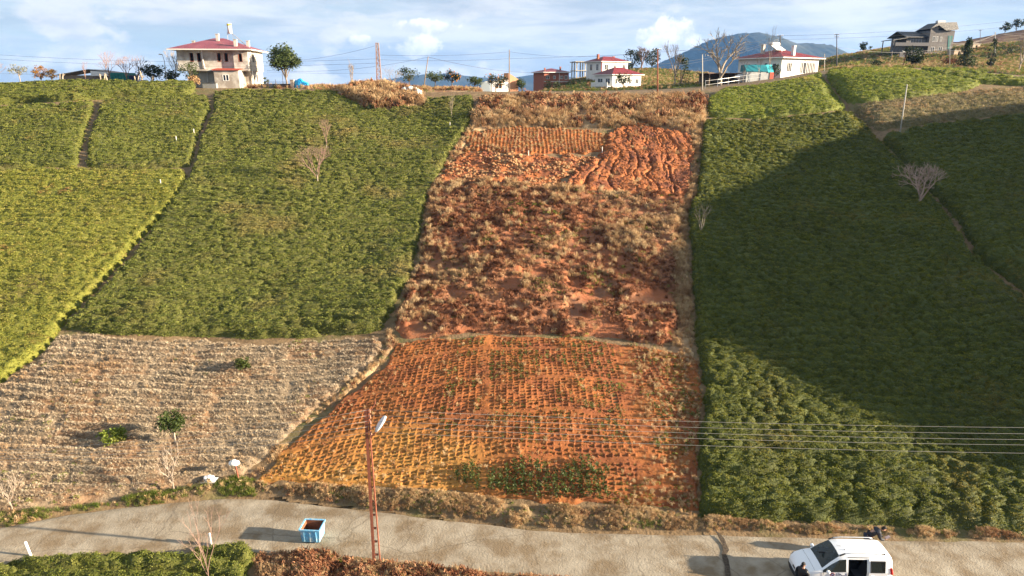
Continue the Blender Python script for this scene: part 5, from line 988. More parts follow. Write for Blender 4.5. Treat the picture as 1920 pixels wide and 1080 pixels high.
def sw(a, b, sag, lab, r=.018, m=M_wired): wire(at(*a), at(*b), sag, lab, r, m)
sw((-120, 94, 112), (712, 110, 104), 1.0, 'upper dark wire passing behind the grey house'); sw((-120, 102, 112), (712, 118, 104), 1.0, 'lower dark wire passing behind the grey house')
sw((-120, 134, 106), (330, 141, 106), .2, 'thin wire strung low over the left crest', .012); sw((500, 135, 106), (712, 137, 105), .1, 'thin wire from the grey house past the pine', .012); sw((560, 113, 110), (710, 84, 104), .3, 'wire rising from behind the pine to the mast top', .015)
sw((712, 103, 104), (955, 97, 112), .3, 'wire from the lattice mast to the tall slim post'); sw((955, 97, 112), (1233, 95, 108), .8, 'wire from the tall slim post to the rusty pole'); sw((712, 112, 104), (955, 110, 112), .2, 'lower wire between the mast and the tall slim post'); sw((955, 110, 112), (1463, 78, 133), .5, 'long wire rising past the white houses to the dark pole')
sw((500, 132, 106), (803, 107, 107), .8, 'wire from the grey house to the leaning pole'); sw((803, 107, 107), (1040, 134, 180), 1.0, 'wire from the leaning pole toward the brick house', .025)
sw((1233, 96, 108), (1463, 68, 133), .6, 'upper wire from the rusty pole to the dark pole'); sw((1180, 122, 130), (1463, 72, 133), 1.2, 'middle pale wire before the big leafless tree', .022, M_wire); sw((1180, 128, 130), (1463, 75, 133), 1.2, 'lower pale wire before the big leafless tree', .022, M_wire)
sw((1463, 67, 133), (2100, 10, 150), 1.2, 'upper long wire across the sky right of the mountain', .02); sw((1463, 74, 133), (2100, 22, 150), 1.2, 'lower long wire across the sky right of the mountain', .02)
sw((1569, 88, 165), (1866, 66, 190), 2.5, 'slack wire in front of the villa', .025, M_wire); sw((1569, 100, 165), (1693, 103, 140), .8, 'slack wire to the leaning street lamp', .02, M_wire); sw((1866, 62, 190), (2100, 66, 200), 1, 'wire leaving the white concrete pole', .025, M_wire); sw((1781, 80, 150), (1866, 64, 190), 1.0, 'wire from the grey post to the white concrete pole', .022, M_wire); sw((1740, 126, 135), (2100, 100, 128), .6, 'low wire over the bright crest strip', .018, M_wire)
# ------------------------------------------------------------------ things on the crest
def lumps(name, loc, label, cat, m, balls, seed=0, part=None):
    """a draped heap: one closed mesh that follows several mounds"""
    n = 30; m2 = 12; V = []; X0 = min(b[0] - b[3] for b in balls); X1 = max(b[0] + b[3] for b in balls); Y0 = min(b[1] - b[3] for b in balls); Y1 = max(b[1] + b[3] for b in balls)
    X, Y = np.meshgrid(np.linspace(X0 - .1, X1 + .1, n), np.linspace(Y0 - .1, Y1 + .1, m2 * 2)); Z = np.zeros_like(X) - .15
    for bx_, by_, bh, br_ in balls: d = np.hypot(X - bx_, Y - by_) / br_; Z = np.maximum(Z, bh * np.sqrt(np.clip(1 - d ** 2.4, 0, 1)) - .15 * (d > 1))
    ridge = np.abs(fbm(X * 1.7, Y * 1.7, 3, seed) - .5); Z = Z + (Z > 0) * (ridge - .12) * 1.1 * np.clip(Z, 0, .6)
    idx = np.arange(X.size).reshape(X.shape); Fq = np.stack([idx[:-1, :-1], idx[:-1, 1:], idx[1:, 1:], idx[1:, :-1]], -1).reshape(-1, 4)
    o = link(bpy.data.objects.new(name, mesh_np(name, np.stack([X, Y, Z], -1).reshape(-1, 3), Fq, m, True))); o.location = tuple(map(float, loc)); return tag(o, label, cat)
lumps('tarpaulin_heap', base(563, 106), 'bright blue tarpaulin draped over a heap beside the pine', 'tarpaulin', mat('blue_tarpaulin', (.02, .30, .62), (.03, .38, .70), 2, rough=.35), [(0, 0, 1.35, .8), (.7, 0, 1.0, .75), (-.45, .2, 1.2, .6)], 3)
lumps('sack_heap', gp(760, 181) + np.array([0, -.3, .6]), 'large white sheeted heap in the dry brush below the citrus trees', 'sheeted heap', M_white, [(0, 0, .7, .6), (.8, 0, .75, .65), (1.4, .1, .6, .5)], 4)
lumps('sack_heap', gp(783, 184) + np.array([0, -.5, .6]), 'smaller white sack with grey print beside the sheeted heap', 'sack', mat('printed_sack', (.74, .73, .72), (.30, .32, .34), 3, lo=.58, hi=.62), [(0, 0, .7, .45), (.4, 0, .5, .35)], 5)
lumps('white_sack', gp(742, 187) + np.array([0, -.3, .5]), 'single small white sack in the tan dry brush', 'sack', M_white, [(0, 0, .4, .35), (.2, 0, .3, .3)], 6)
p = base(549, 105.5); MB().box(-.25, .25, -.2, .2, -.2, 1.2).box(-.3, .3, -.25, .25, 1.2, 1.28).build('gate_pillar', mat('plaster_pillar', (.50, .40, .31), (.42, .33, .26), 2), None, label='short plastered pillar beside the blue tarpaulin', cat='pillar').location = p
p = base(520, 106.5); t = thing('fence', p, 'low dark fence between the grey house and the pine', 'fence', None, 0); 
for k in range(5): MB().box(-2.4 + k * 1.1, -2.34 + k * 1.1, -.03, .03, -.3, 1.3 + .9 * (k == 3)).build('post', M_dsteel, t)
MB().box(-2.4, 2.2, -.012, .012, .9, .95).build('rail', M_dsteel, t); MB().box(-2.4, 2.2, .04, .10, -.3, .7).build('screen', M_dsteel, t)
p = base(395, 105.2); t = thing('water_trough', p, 'grey metal trough at the foot of the grey house', 'trough'); MB().box(-1.0, 1.0, -.35, .35, 0, .75).build('tub', M_steel, t); MB().box(-1.1, 1.1, -.42, .42, .75, .82).build('rim', M_dsteel, t)
# long shed with teal container, stumps
p = base(165, 116); t = thing('long_shed', p, 'long low shed roof showing over the left crest', 'shed', None, R(-4)); MB().prism([(-5, 1.5), (0.6, 2.35), (6.4, 1.6), (6.4, 1.48), (.6, 2.2), (-5, 1.38)], 'y', -.3, 4).build('roof', M_roof3, t); MB().box(-4.4, 6.0, 0, .15, -1, 1.4).build('front_wall', M_wood, t); MB().prism([(1.0, 1.3), (4.0, 1.3), (4.0, 1.9), (1.0, 2.1)], 'y', -.35, -.31).build('fascia', M_offw, t)
p = base(224, 112); t = thing('storage_container', p, 'teal metal storage container behind the leafless trees', 'container', None, R(-4)); MB().box(-1.6, 1.6, 0, 2, -.2, 1.45).build('shell', mat('teal_paint', (.01, .16, .14), rough=.4), t); 
for k in range(7): MB().box(-1.5 + k * .47, -1.42 + k * .47, -.04, -.003, -.1, 1.35).build('rib', mat('teal_rib%d' % k, (.01, .13, .115), rough=.4), t)
p = base(249, 111.5); t = thing('storage_bin', p, 'dark blue bin right of the teal container', 'bin'); MB().box(-.5, .5, 0, .9, -.2, 1.1).build('tub', mat('navy_paint', (.012, .025, .08), rough=.4), t); MB().box(-.55, .55, -.05, .95, 1.1, 1.2).build('lid', M_dsteel, t)
for k, (px, Y, hh, ln) in enumerate(((113, 108, 1.0, .1), (117, 108, 1.0, .25), (190, 107, 1.1, -.1), (196, 107, 1.0, .15), (202, 107.4, 1.2, -.25), (255, 107, 1.1, -.1), (259, 107, 1.2, .2), (264, 107, 1.3, .35), (268, 107.5, 1.9, -.1), (285, 106.5, 1.3, .2))):
    b = base(px, Y); r_ = random.Random(k); q = MB().tube([(0, 0, -.3), (ln * .4 * hh, 0, hh * .5), (ln * hh, .05, hh)], [.14, .12, .09], 6).tube([(ln * .6 * hh, 0, hh * .6), (ln * hh + .25, .1, hh * .9)], [.06, .04], 5).build('tree_stump', M_pale, None, label=['pale pollarded stump on the left crest before the shed', 'pale pollarded stump on the left crest below the pinkish trees', 'pale pollarded stump on the left crest before the dark evergreen shrubs'][0 if k < 2 else 1 if k < 5 else 2], cat='stump', group=['stumps before the shed', 'stumps below the pinkish trees', 'stumps before the evergreens'][0 if k < 2 else 1 if k < 5 else 2]); q.location = b
# fence, boat and tarpaulined stack by the white house
p = base(1345, 114); t = thing('fence', p, 'low grey rail fence along the top of the pale green tea', 'fence')
pts = [np.array(base(px, Y)) - np.array(p) for px, Y in ((1322, 110), (1345, 113), (1365, 114), (1385, 115), (1405, 115.5), (1425, 116))]
for q in pts: MB().box(q[0] - .04, q[0] + .04, q[1] - .04, q[1] + .04, q[2] - .3, q[2] + 1.25).build('post', M_steel, t)
for dz in (.55, 1.15):
    for a, b in zip(pts, pts[1:]): MB().tube([a + (0, -.06, dz), b + (0, -.06, dz)], .025, 4).build('rail', M_steel, t)
p = base(1372, 123); t = thing('open_shed', p, 'dark open shed behind the rail fence', 'shed', None, R(12)); MB().box(-4.6, 3.2, 0, 4, 1.55, 1.68).build('roof', mat('brown_sheet', (.16, .10, .08), (.22, .15, .12), 1), t); MB().box(-4.3, 3.0, 3.6, 3.8, -.4, 1.55).build('back_wall', M_wood, t)
for x in (-4.2, -1.8, .6, 2.8): MB().box(x, x + .14, .15, .29, -.4, 1.55).build('post', M_wood, t)
p = base(1393, 118.6); t = thing('small_boat', (p[0], p[1], p[2] + .1), 'small white covered boat behind the rail fence', 'boat', None, R(10)); V = []; st = [(-1.5, .05, .9, .75), (-.9, .4, .95, .35), (0, .55, .9, .2), (1.0, .55, .88, .2), (1.5, .5, .88, .25)]
for x, hw, zt, zb in st: V += [(x, -hw, zt), (x, -hw * .7, (zt + zb) / 2), (x, 0, zb), (x, hw * .7, (zt + zb) / 2), (x, hw, zt), (x, 0, zt + .12)]
MB().add(V, [(i * 6 + k, i * 6 + (k + 1) % 6, (i + 1) * 6 + (k + 1) % 6, (i + 1) * 6 + k) for i in range(4) for k in range(6)] + [tuple(range(24, 30)), (5, 4, 3, 2, 1, 0)]).build('hull', M_white, t); MB().box(-.8, -.7, -.4, .4, -.2, .4).box(.8, .9, -.4, .4, -.2, .25).build('trestle', M_wood, t)
p = base(1422, 118.2); t = thing('covered_stack', p, 'stack under turquoise sheeting with red end before the white house', 'stack', None, R(12)); MB().box(-2.3, 2.0, 0, 1.6, -.3, 1.4).build('load', mat('grey_pallet', (.36, .38, .38), (.28, .30, .31), 2), t); MB().prism([(-.12, 1.41), (.7, 2.5), (1.75, 2.45), (1.9, 1.41)], 'x', -2.4, 1.55).build('sheeting', mat('dark_turquoise_sheet', (.012, .12, .16), (.02, .17, .21), 1.5, rough=.4), t); MB().prism([(-.14, 1.3), (.7, 2.52), (1.75, 2.5), (1.9, 1.3)], 'x', 1.56, 2.6).build('sheet_end', mat('turquoise_sheet', (.06, .42, .46), rough=.4), t); MB().box(2.01, 2.6, -.1, 1.5, -.2, 1.29).build('red_flap', mat('red_sheet', (.62, .10, .07)), t)
# small white boundary posts
M_wp = mat('white_marker', (.78, .77, .74))
def marker(loc, h, label, r=.05, cap=None):
    q = MB().add([(r * math.cos(a), r * math.sin(a), z) for z in (-.15, h) for a in [k * math.pi / 4 for k in range(8)]] + [(0, 0, h + r * .6)], [(k, (k + 1) % 8, 8 + (k + 1) % 8, 8 + k) for k in range(8)] + [(8 + k, 8 + (k + 1) % 8, 16) for k in range(8)]).build('marker_post', M_wp, None, label=label, cat='post'); q.location = tuple(map(float, loc)); return q
p = flat(58, 1043); marker((p[0], p[1], 0), .75, 'white road marker post leaning beside the near tea patch', .055).rotation_euler = (0, R(-8), 0)
p = flat(399, 1016); marker((p[0], p[1] - .2, 0), .6, 'white road marker post at the end of the near tea patch', .05)
for px, py, h, lab in ((991, 291, .5, 'short white stake at the lower edge of the upper bed'), (1129, 288, .75, 'taller white stake between upper bed and eroded soil'), (844, 245, 1.0, 'white stone post at the corner of the olive tea'), (365, 258, 1.0, 'white stake in the square tea plot near its upper corner'), (332, 272, 1.0, 'white stake in the middle of the square tea plot'), (303, 355, .95, 'white stake in the bright yellow-green tea')): marker(gp(px, py), h, lab, .035)
# sacks and covered post on the verge
lumps('white_sack', gp(393, 905) + np.array([0, 0, .28]), 'white sheet lying over a stump on the grass verge', 'sheet', M_white, [(-.14, 0, .12, .14), (0, .03, .15, .16), (.15, .05, .11, .12)], 9)
p = gp(393, 908); q = MB().tube([(0, 0, -.1), (0, 0, .35)], [.10, .08], 7).tube([(-.55, -.1, .1), (-.2, 0, .28)], [.06, .05], 6).build('tree_stump', M_dkbark, None, label='dark stump under the white sheet on the verge', cat='stump'); q.location = p
p = gp(448, 899); t = thing('covered_post', p, 'brown stake topped with a white plastic bag', 'post'); MB().tube([(0, 0, -.2), (-.05, 0, .5), (-.1, 0, .95)], [.045, .04, .035], 6).build('stake', M_rust, t); b = MB(); V = []
for z, r_ in ((.80, .02), (.84, .16), (.93, .24), (1.02, .21), (1.08, .10), (1.16, .02)): V += [(-.12 + r_ * 1.15 * math.cos(a) - .04 * (a > 2), r_ * .85 * math.sin(a), z + .025 * math.sin(3 * a)) for a in [k * math.pi / 5 for k in range(10)]]
b.add(V, [(i * 10 + k, i * 10 + (k + 1) % 10, (i + 1) * 10 + (k + 1) % 10, (i + 1) * 10 + k) for i in range(5) for k in range(10)]).build('plastic_bag', M_white, t, True)
# ------------------------------------------------------------------ blue skip by the road
def skip():
    p = flat(584, 1021); p[1] += .35
    M_sk = mat('worn_blue_paint', (.10, .33, .55), (.20, .48, .68), 3.5, rough=.6, c3=(.45, .52, .55), scale3=2.2, lo3=.52, hi3=.66, world=False, stretch=(3, 3, 1)); M_in = mat('rusty_inside', (.16, .065, .035), (.24, .10, .05), 4, world=False)
    t = thing('skip', (p[0], p[1], .06), 'open light blue metal skip with rusty inside on the road edge', 'skip', None, R(-4), .78); hw, hd, h, tp, th = .52, .45, .95, .06, .035
    def panel(a, b, c, d, n, mo): # outer quad a b c d pushed inward by n
        V = [Vector(q) for q in (a, b, c, d)]; n = Vector(n) * th; mb = MB().add(V + [q + n for q in V], [(0, 1, 2, 3), (7, 6, 5, 4), (0, 4, 5, 1), (1, 5, 6, 2), (2, 6, 7, 3), (3, 7, 4, 0)]); return mb.build('side_panel', mo, t)
    b0 = [(-hw, -hd, .08), (hw, -hd, .08), (hw, hd, .08), (-hw, hd, .08)]; t0 = [(-hw - tp, -hd - tp, h), (hw + tp, -hd - tp, h), (hw + tp, hd + tp, h), (-hw - tp, hd + tp, h)]
    for k, n in enumerate(((0, 1, 0), (-1, 0, 0), (0, -1, 0), (1, 0, 0))):
        j = (k + 1) % 4; o = panel(b0[k], b0[j], t0[j], t0[k], n, M_sk); e = .004
        nn = Vector(n) * (th + e); q = [Vector(v) + nn for v in (b0[k], b0[j], t0[j], t0[k])]; c = sum(q, Vector()) / 4; q = [c + (v - c) * .93 for v in q]
        MB().add([v for v in q], [(3, 2, 1, 0)]).build('lining', M_in, o)
    MB().box(-hw + .03, hw - .03, -hd + .03, hd - .03, .08, .12).build('floor', M_in, t)
    r = MB(); a = .05
    r.box(-hw - tp - a / 2, hw + tp + a / 2, -hd - tp - a, -hd - tp, h - .06, h + .01).box(-hw - tp - a / 2, hw + tp + a / 2, hd + tp, hd + tp + a, h - .06, h + .01).box(-hw - tp - a, -hw - tp, -hd - tp, hd + tp, h - .06, h + .012).box(hw + tp, hw + tp + a, -hd - tp, hd + tp, h - .06, h + .012).build('rim', M_sk, t)
    for x in (-.35, 0, .35): MB().add([(x - .03, -hd - .045, .12), (x + .03, -hd - .045, .12), (x + .03, -hd - tp - .035, h - .07), (x - .03, -hd - tp - .035, h - .07), (x - .03, -hd - .003, .12), (x + .03, -hd - .003, .12), (x + .03, -hd - tp - .0, h - .07), (x - .03, -hd - tp - .0, h - .07)], [(0, 1, 2, 3), (0, 4, 5, 1), (1, 5, 6, 2), (2, 6, 7, 3), (3, 7, 4, 0)]).build('rib', M_sk, t)
    for x in (-.4, .4):
        for y in (-.32, .32): MB().tube([(x - .03, y, .04), (x + .03, y, .04)], .06, 10).build('castor', M_dsteel, t)
skip()
# ------------------------------------------------------------------ the white car
def car():
    M_car = mat('white_car_paint', (.78, .80, .82), rough=.22, spec=.5); M_blk = mat('black_trim', (.015, .015, .017), rough=.5); M_tyre = mat('tyre_rubber', (.02, .02, .02), rough=.9); M_rim = mat('alloy_rim', (.45, .46, .47), metal=.8, rough=.35); M_seat = mat('dark_seat', (.03, .03, .034)); M_lightm = mat('lamp_glass', (.55, .58, .6), rough=.1); M_redl = mat('red_lamp', (.45, .02, .02), rough=.2)
    g = bpy.data.materials.new('tinted_glass'); g.use_nodes = True; b = g.node_tree.nodes['Principled BSDF']; b.inputs['Base Color'].default_value = (.02, .03, .03, 1); b.inputs['Roughness'].default_value = .03; b.inputs['Specular IOR Level'].default_value = .7; N = g.node_tree.nodes; L = g.node_tree.links; tr = N.new('ShaderNodeBsdfTransparent'); tr.inputs[0].default_value = (.35, .42, .42, 1); ms = N.new('ShaderNodeMixShader'); ms.inputs[0].default_value = .62; L.new(tr.outputs[0], ms.inputs[1]); L.new(b.outputs[0], ms.inputs[2]); L.new(ms.outputs[0], N['Material Output'].inputs['Surface'])
    t = thing('van', (13.72, 24.2, .07), 'white passenger van with roof rails and its side door slid open', 'van', None, R(-1.5), .88)
    # stations: x, then seven (half width, height) from sill to roof centre
    hood = lambda x, w, a, b, c: (x, [(w * .93, .20), (w, .45), (w, a), (w * .94, b), (w * .78, c - .03), (w * .4, c), (0, c + .01)])
    cab = lambda x, w=.85, zr=1.78, gz=1.56, rw=.60, bz=1.0: (x, [(w * .95, .20), (w, .48), (w * 1.005, bz), (rw + .10, gz), (rw, zr - .06), (rw * .5, zr), (0, zr + .01)])
    ST = [hood(-2.10, .60, .50, .58, .64), hood(-2.03, .74, .62, .70, .76), hood(-1.80, .81, .80, .86, .90), hood(-1.45, .84, .90, .97, 1.01), (-1.12, [(.80, .20), (.845, .48), (.85, .97), (.80, 1.03), (.70, 1.07), (.36, 1.10), (0, 1.11)]),
          (-.74, [(.80, .20), (.85, .48), (.855, .99), (.745, 1.31), (.655, 1.40), (.34, 1.44), (0, 1.45)]), cab(-.36, zr=1.72, gz=1.53), cab(-.06, zr=1.77), cab(.04, zr=1.78), cab(.90), cab(1.0), cab(1.72, zr=1.77, gz=1.55), (1.98, [(.80, .22), (.84, .48), (.84, 1.0), (.68, 1.52), (.56, 1.68), (.3, 1.72), (0, 1.73)]), (2.10, [(.76, .26), (.81, .50), (.81, .98), (.64, 1.44), (.50, 1.55), (.27, 1.58), (0, 1.59)])]
    V = []; n = 13
    for x, q in ST:
        V += [(x, -a, z) for a, z in q] + [(x, a, z) for a, z in q[-2::-1]]
    nS = len(ST); body = []; panes = {}
    def pane(k, f): panes.setdefault(k, []).append(f)
    for i in range(nS - 1):
        for k in range(n - 1):
            f = (i * n + k, (i + 1) * n + k, (i + 1) * n + k + 1, i * n + k + 1); near = k < 6; kk = k if near else 11 - k
            if i in (4, 5) and kk in (4, 5): pane('windscreen', f)
            elif kk == 2 and i in (4, 5, 6): pane('front_window' + ('n' if near else 'f'), f)
            elif kk == 2 and i in (10,): pane('rear_window' + ('n' if near else 'f'), f)
            elif kk == 2 and i == 8 and not near: pane('door_windowf', f)
            elif i == 8 and near and kk in (1, 2): pass            # the open doorway
            elif i == nS - 2 and kk in (3,) and False: pass
            else: body.append(f)
    body += [tuple(range(n - 1, -1, -1)), tuple((nS - 1) * n + k for k in range(n))] + [(i * n + n - 1, (i + 1) * n + n - 1, (i + 1) * n, i * n) for i in range(nS - 1)]
    bd = MB().add(V, body).build('body', M_car, t)
    me = bd.data; me.polygons.foreach_set('use_smooth', np.ones(len(me.polygons), bool)); bv = bd.modifiers.new('edge', 'EDGE_SPLIT'); bv.split_angle = R(38)
    for k, fs in panes.items():
        ids = sorted({i for f in fs for i in f}); mp = {a: b for b, a in enumerate(ids)}
        MB().add([V[i] for i in ids], [tuple(mp[i] for i in f) for f in fs]).build('windscreen' if k == 'windscreen' else 'window', g, t)
    # black surround of the front side window, pillar strips
    for s in (-1, 1):
        MB().tube([(-1.12, s * .853, .975), (-.06, s * .862, 1.005)], .014, 5).build('window_trim', M_blk, t)
        rail = MB().tube([(-.28, s * .60, 1.70), (-.12, s * .585, 1.80), (.2, s * .58, 1.84), (1.5, s * .57, 1.84), (1.72, s * .57, 1.78)], .022, 6).build('roof_rail', mat('rail_silver', (.62, .64, .66), metal=.5, rough=.4), t, True); MB().tube([(-.36, s * .615, 1.685), (-.10, s * .592, 1.795)], .032, 6).build('rail_foot', M_blk, rail); MB().tube([(1.60, s * .572, 1.79), (1.74, s * .572, 1.77)], .034, 6).build('rail_foot', M_blk, rail)
        m_ = MB(); W_ = []
        for x, r_ in ((-1.02, .03), (-.98, .08), (-.9, .09), (-.86, .05)): W_ += [(x, s * .97 + r_ * 1.1 * math.cos(a), 1.06 + r_ * math.sin(a)) for a in [k * math.pi / 4 for k in range(8)]]
        mi = m_.add(W_, [(i * 8 + k, i * 8 + (k + 1) % 8, (i + 1) * 8 + (k + 1) % 8, (i + 1) * 8 + k) for i in range(3) for k in range(8)] + [tuple(range(7, -1, -1)), tuple(range(24, 32))]).build('wing_mirror', M_car, t, True); MB().tube([(-.93, s * .86, 1.0), (-.93, s * .95, 1.03)], .03, 5).build('mirror_arm', M_blk, mi)
        MB().add([(-2.035, s * .765, .64), (-1.80, s * .83, .76), (-1.82, s * .825, .83), (-2.0, s * .74, .74)], [(0, 1, 2, 3)]).build('headlight', M_lightm, t); MB().tube([(2.05, s * .835, .9), (2.0, s * .80, 1.2)], [.07, .05], 6).build('tail_light', M_redl, t)
        for x in (-1.28, 1.25):
            wh = MB().tube([(x, s * .68, .30), (x, s * .86, .30)], .31, 20).build('wheel', M_tyre, t, True); MB().tube([(x, s * .845, .30), (x, s * .866, .30)], .2, 14).build('rim', M_rim, wh); MB().tube([(x, s * .70, .33), (x, s * .854, .33)], .36, 20).build('wheel_arch', M_blk, wh)
        MB().box(-.28, -.12, min(s * .858, s * .885), max(s * .858, s * .885), .86, .89).build('door_handle', M_car, t); MB().box(-1.0, .0, min(s * .852, s * .862), max(s * .852, s * .862), .40, .46).build('side_moulding', M_car, t)
    for s in (-1, 1):
        for x in (-1.10, .01): MB().tube([(x, s * .852, .30), (x, s * .862, .98)], .006, 4).build('door_seam', M_blk, t)
        MB().tube([(-1.62, s * .845, .62), (-1.25, s * .852, .66), (1.9, s * .858, .70)], .006, 4).build('body_crease', mat('crease_grey', (.45, .46, .48)), t)
    for y in (-.45, .05): MB().tube([(-1.08, y, 1.115), (-.86, y + .42, 1.335)], .008, 4).build('wiper', M_blk, t)
    MB().tube([(-1.46, -.76, .985), (-1.46, 0, 1.022), (-1.46, .76, .985)], .005, 4).build('bonnet_seam', M_blk, t); MB().add([(-2.115, -.14, .52), (-2.115, .14, .52), (-2.10, .14, .62), (-2.10, -.14, .62)], [(0, 1, 2, 3)]).build('front_grille', M_blk, t)
    MB().tube([(-2.06, -.62, .34), (-2.13, -.3, .34), (-2.14, 0, .34), (-2.13, .3, .34), (-2.06, .62, .34)], .07, 8).build('bumper_grille', M_blk, t, True); MB().tube([(2.08, -.72, .45), (2.13, 0, .45), (2.08, .72, .45)], .10, 8).build('rear_bumper', M_car, t, True)
    MB().box(-.02, .02, -.30, -.26, 1.78, 1.80).tube([(-.05, -.02, 1.78), (-.33, -.14, 1.92)], .006, 4).build('aerial', M_blk, t)
    for y in (-.36, -.2, 0, .2, .36): MB().box(.05, 1.62, y - .012, y + .012, 1.772 + .02 * (1 - abs(y) * 2), 1.792 + .01 * (1 - abs(y) * 2)).build('roof_swage', M_car, t)
    # sliding door pushed back along its rail
    d = MB(); dv = []; 
    for x in (.96, 1.02, 1.70, 1.82):
        for a, z in ((-.885, .26), (-.905, .5), (-.912, 1.0), (-.77, 1.55), (-.72, 1.62)): dv.append((x, a, z))
    dq = [(i * 5 + k, (i + 1) * 5 + k, (i + 1) * 5 + k + 1, i * 5 + k + 1) for i in range(3) for k in range(4)]; gl = 1 * 4 + 2; dp = dq.pop(gl); dr = d.add(dv, dq).build('sliding_door', M_car, t); sol = dr.modifiers.new('thick', 'SOLIDIFY'); sol.thickness = .03; sol.offset = -1
    MB().add([dv[i] for i in dp], [(0, 1, 2, 3)]).build('pane', g, dr); MB().tube([(1.04, -.905, 1.03), (1.04, -.79, 1.52), (1.69, -.79, 1.52), (1.69, -.905, 1.03), (1.04, -.905, 1.03)], .022, 5).build('pane_seal', M_blk, dr); MB().box(1.06, 1.2, -.945, -.915, .84, .87).build('door_handle', M_car, dr)
    MB().tube([(.02, -.665, 1.64), (.98, -.665, 1.64)], .016, 5).build('door_rail', M_blk, t); MB().box(.03, .91, -.83, -.80, .18, .24).build('door_sill', M_blk, t)
    # inside: floor, seats, dashboard, wheel
    MB().box(-1.0, 1.9, -.78, .78, .26, .30).build('cabin_floor', M_seat, t)
    for x, y in ((-.15, -.38), (-.15, .38), (.75, -.4), (.75, .4)): MB().box(x - .28, x + .2, y - .24, y + .24, .31, .62).prism([(x + .08, .62), (x + .22, .62), (x + .36, 1.15), (x + .24, 1.18)], 'y', y - .22, y + .22).prism([(x + .26, 1.2), (x + .34, 1.2), (x + .37, 1.38), (x + .29, 1.38)], 'y', y - .12, y + .12).build('seat', M_seat, t)
    MB().prism([(-1.1, .7), (-.72, .7), (-.66, .92), (-.8, .98), (-1.1, 1.0)], 'y', -.74, .74).build('dashboard', M_seat, t); MB().tube([(-.58 + .06 * math.sin(a), -.38 + .17 * math.cos(a), .95 + .16 * math.sin(a)) for a in [k * math.pi / 8 for k in range(17)]], .014, 5, False).build('steering_wheel', M_blk, t)
    MB().box(-1.05, -.35, -.05, .05, 1.40, 1.44).build('mirror_mount', M_blk, t)
    # lettering and ring emblem on the front door
    cu = bpy.data.curves.new('lettering', 'FONT'); cu.body = 'S\u0130NKA'; cu.size = .17; cu.extrude = .003; cu.align_x = 'LEFT'; tmp = bpy.data.objects.new('tmp', cu); COL.objects.link(tmp); bpy.context.view_layer.update()
    me = bpy.data.meshes.new_from_object(tmp.evaluated_get(bpy.context.evaluated_depsgraph_get())); bpy.data.objects.remove(tmp)
    me.materials.clear(); me.materials.append(mat('navy_lettering', (.03, .03, .12))); o = link(bpy.data.objects.new('lettering', me)); o.parent = t; o.location = (-.53, -.862, .79); o.rotation_euler = (R(88), 0, 0); o.scale = (1.05, 1.05, 1)
    e = MB().tube([(-.68 + .085 * math.cos(a), -.866, .85 + .085 * math.sin(a)) for a in [k * math.pi / 10 for k in range(21)]], .014, 5, False).build('emblem', mat('maroon_print', (.20, .04, .06)), t); MB().tube([(-.68 + .045 * math.cos(a), -.866, .85 + .045 * math.sin(a)) for a in [k * math.pi / 8 for k in range(15)]], .012, 5, False).build('emblem_core', mat('navy_print', (.04, .05, .18)), e)
car()
# ------------------------------------------------------------------ people
M_skin = mat('skin', (.48, .27, .19), rough=.6); M_hair = mat('black_hair', (.012, .010, .010), rough=.7); M_blackj = mat('black_puffer', (.016, .016, .018), rough=.45); M_navyj = mat('dark_jacket', (.022, .024, .034), rough=.6); M_jean = mat('dark_jeans', (.03, .035, .055)); M_shoe = mat('dark_shoes', (.02, .018, .016)); M_greyc = mat('grey_plastic', (.22, .22, .23), rough=.4)
def skin(name, chains, m, parent, sub=1, root=0):
    """one continuous surface grown round joint chains: each chain is a list of (point, radius); a chain may start from an earlier point"""
    V = []; E = []; Rr = []; key = {}
    for ch in chains:
        prev = None
        for p, r in ch:
            k = tuple(round(c, 4) for c in p)
            if k not in key: key[k] = len(V); V.append(p); Rr.append(r)
            i = key[k]
            if prev is not None and prev != i: E.append((prev, i))
            prev = i
    me = bpy.data.meshes.new(name); me.from_pydata(V, E, []); o = link(bpy.data.objects.new(name, me)); o.parent = parent; md = o.modifiers.new('skin', 'SKIN'); md.use_smooth_shade = True
    for sv, r in zip(me.skin_vertices[0].data, Rr): sv.radius = (r, r) if not isinstance(r, tuple) else r
    me.skin_vertices[0].data[root].use_root = True
    s = o.modifiers.new('sub', 'SUBSURF'); s.levels = sub; s.render_levels = sub; me.materials.append(m); return o
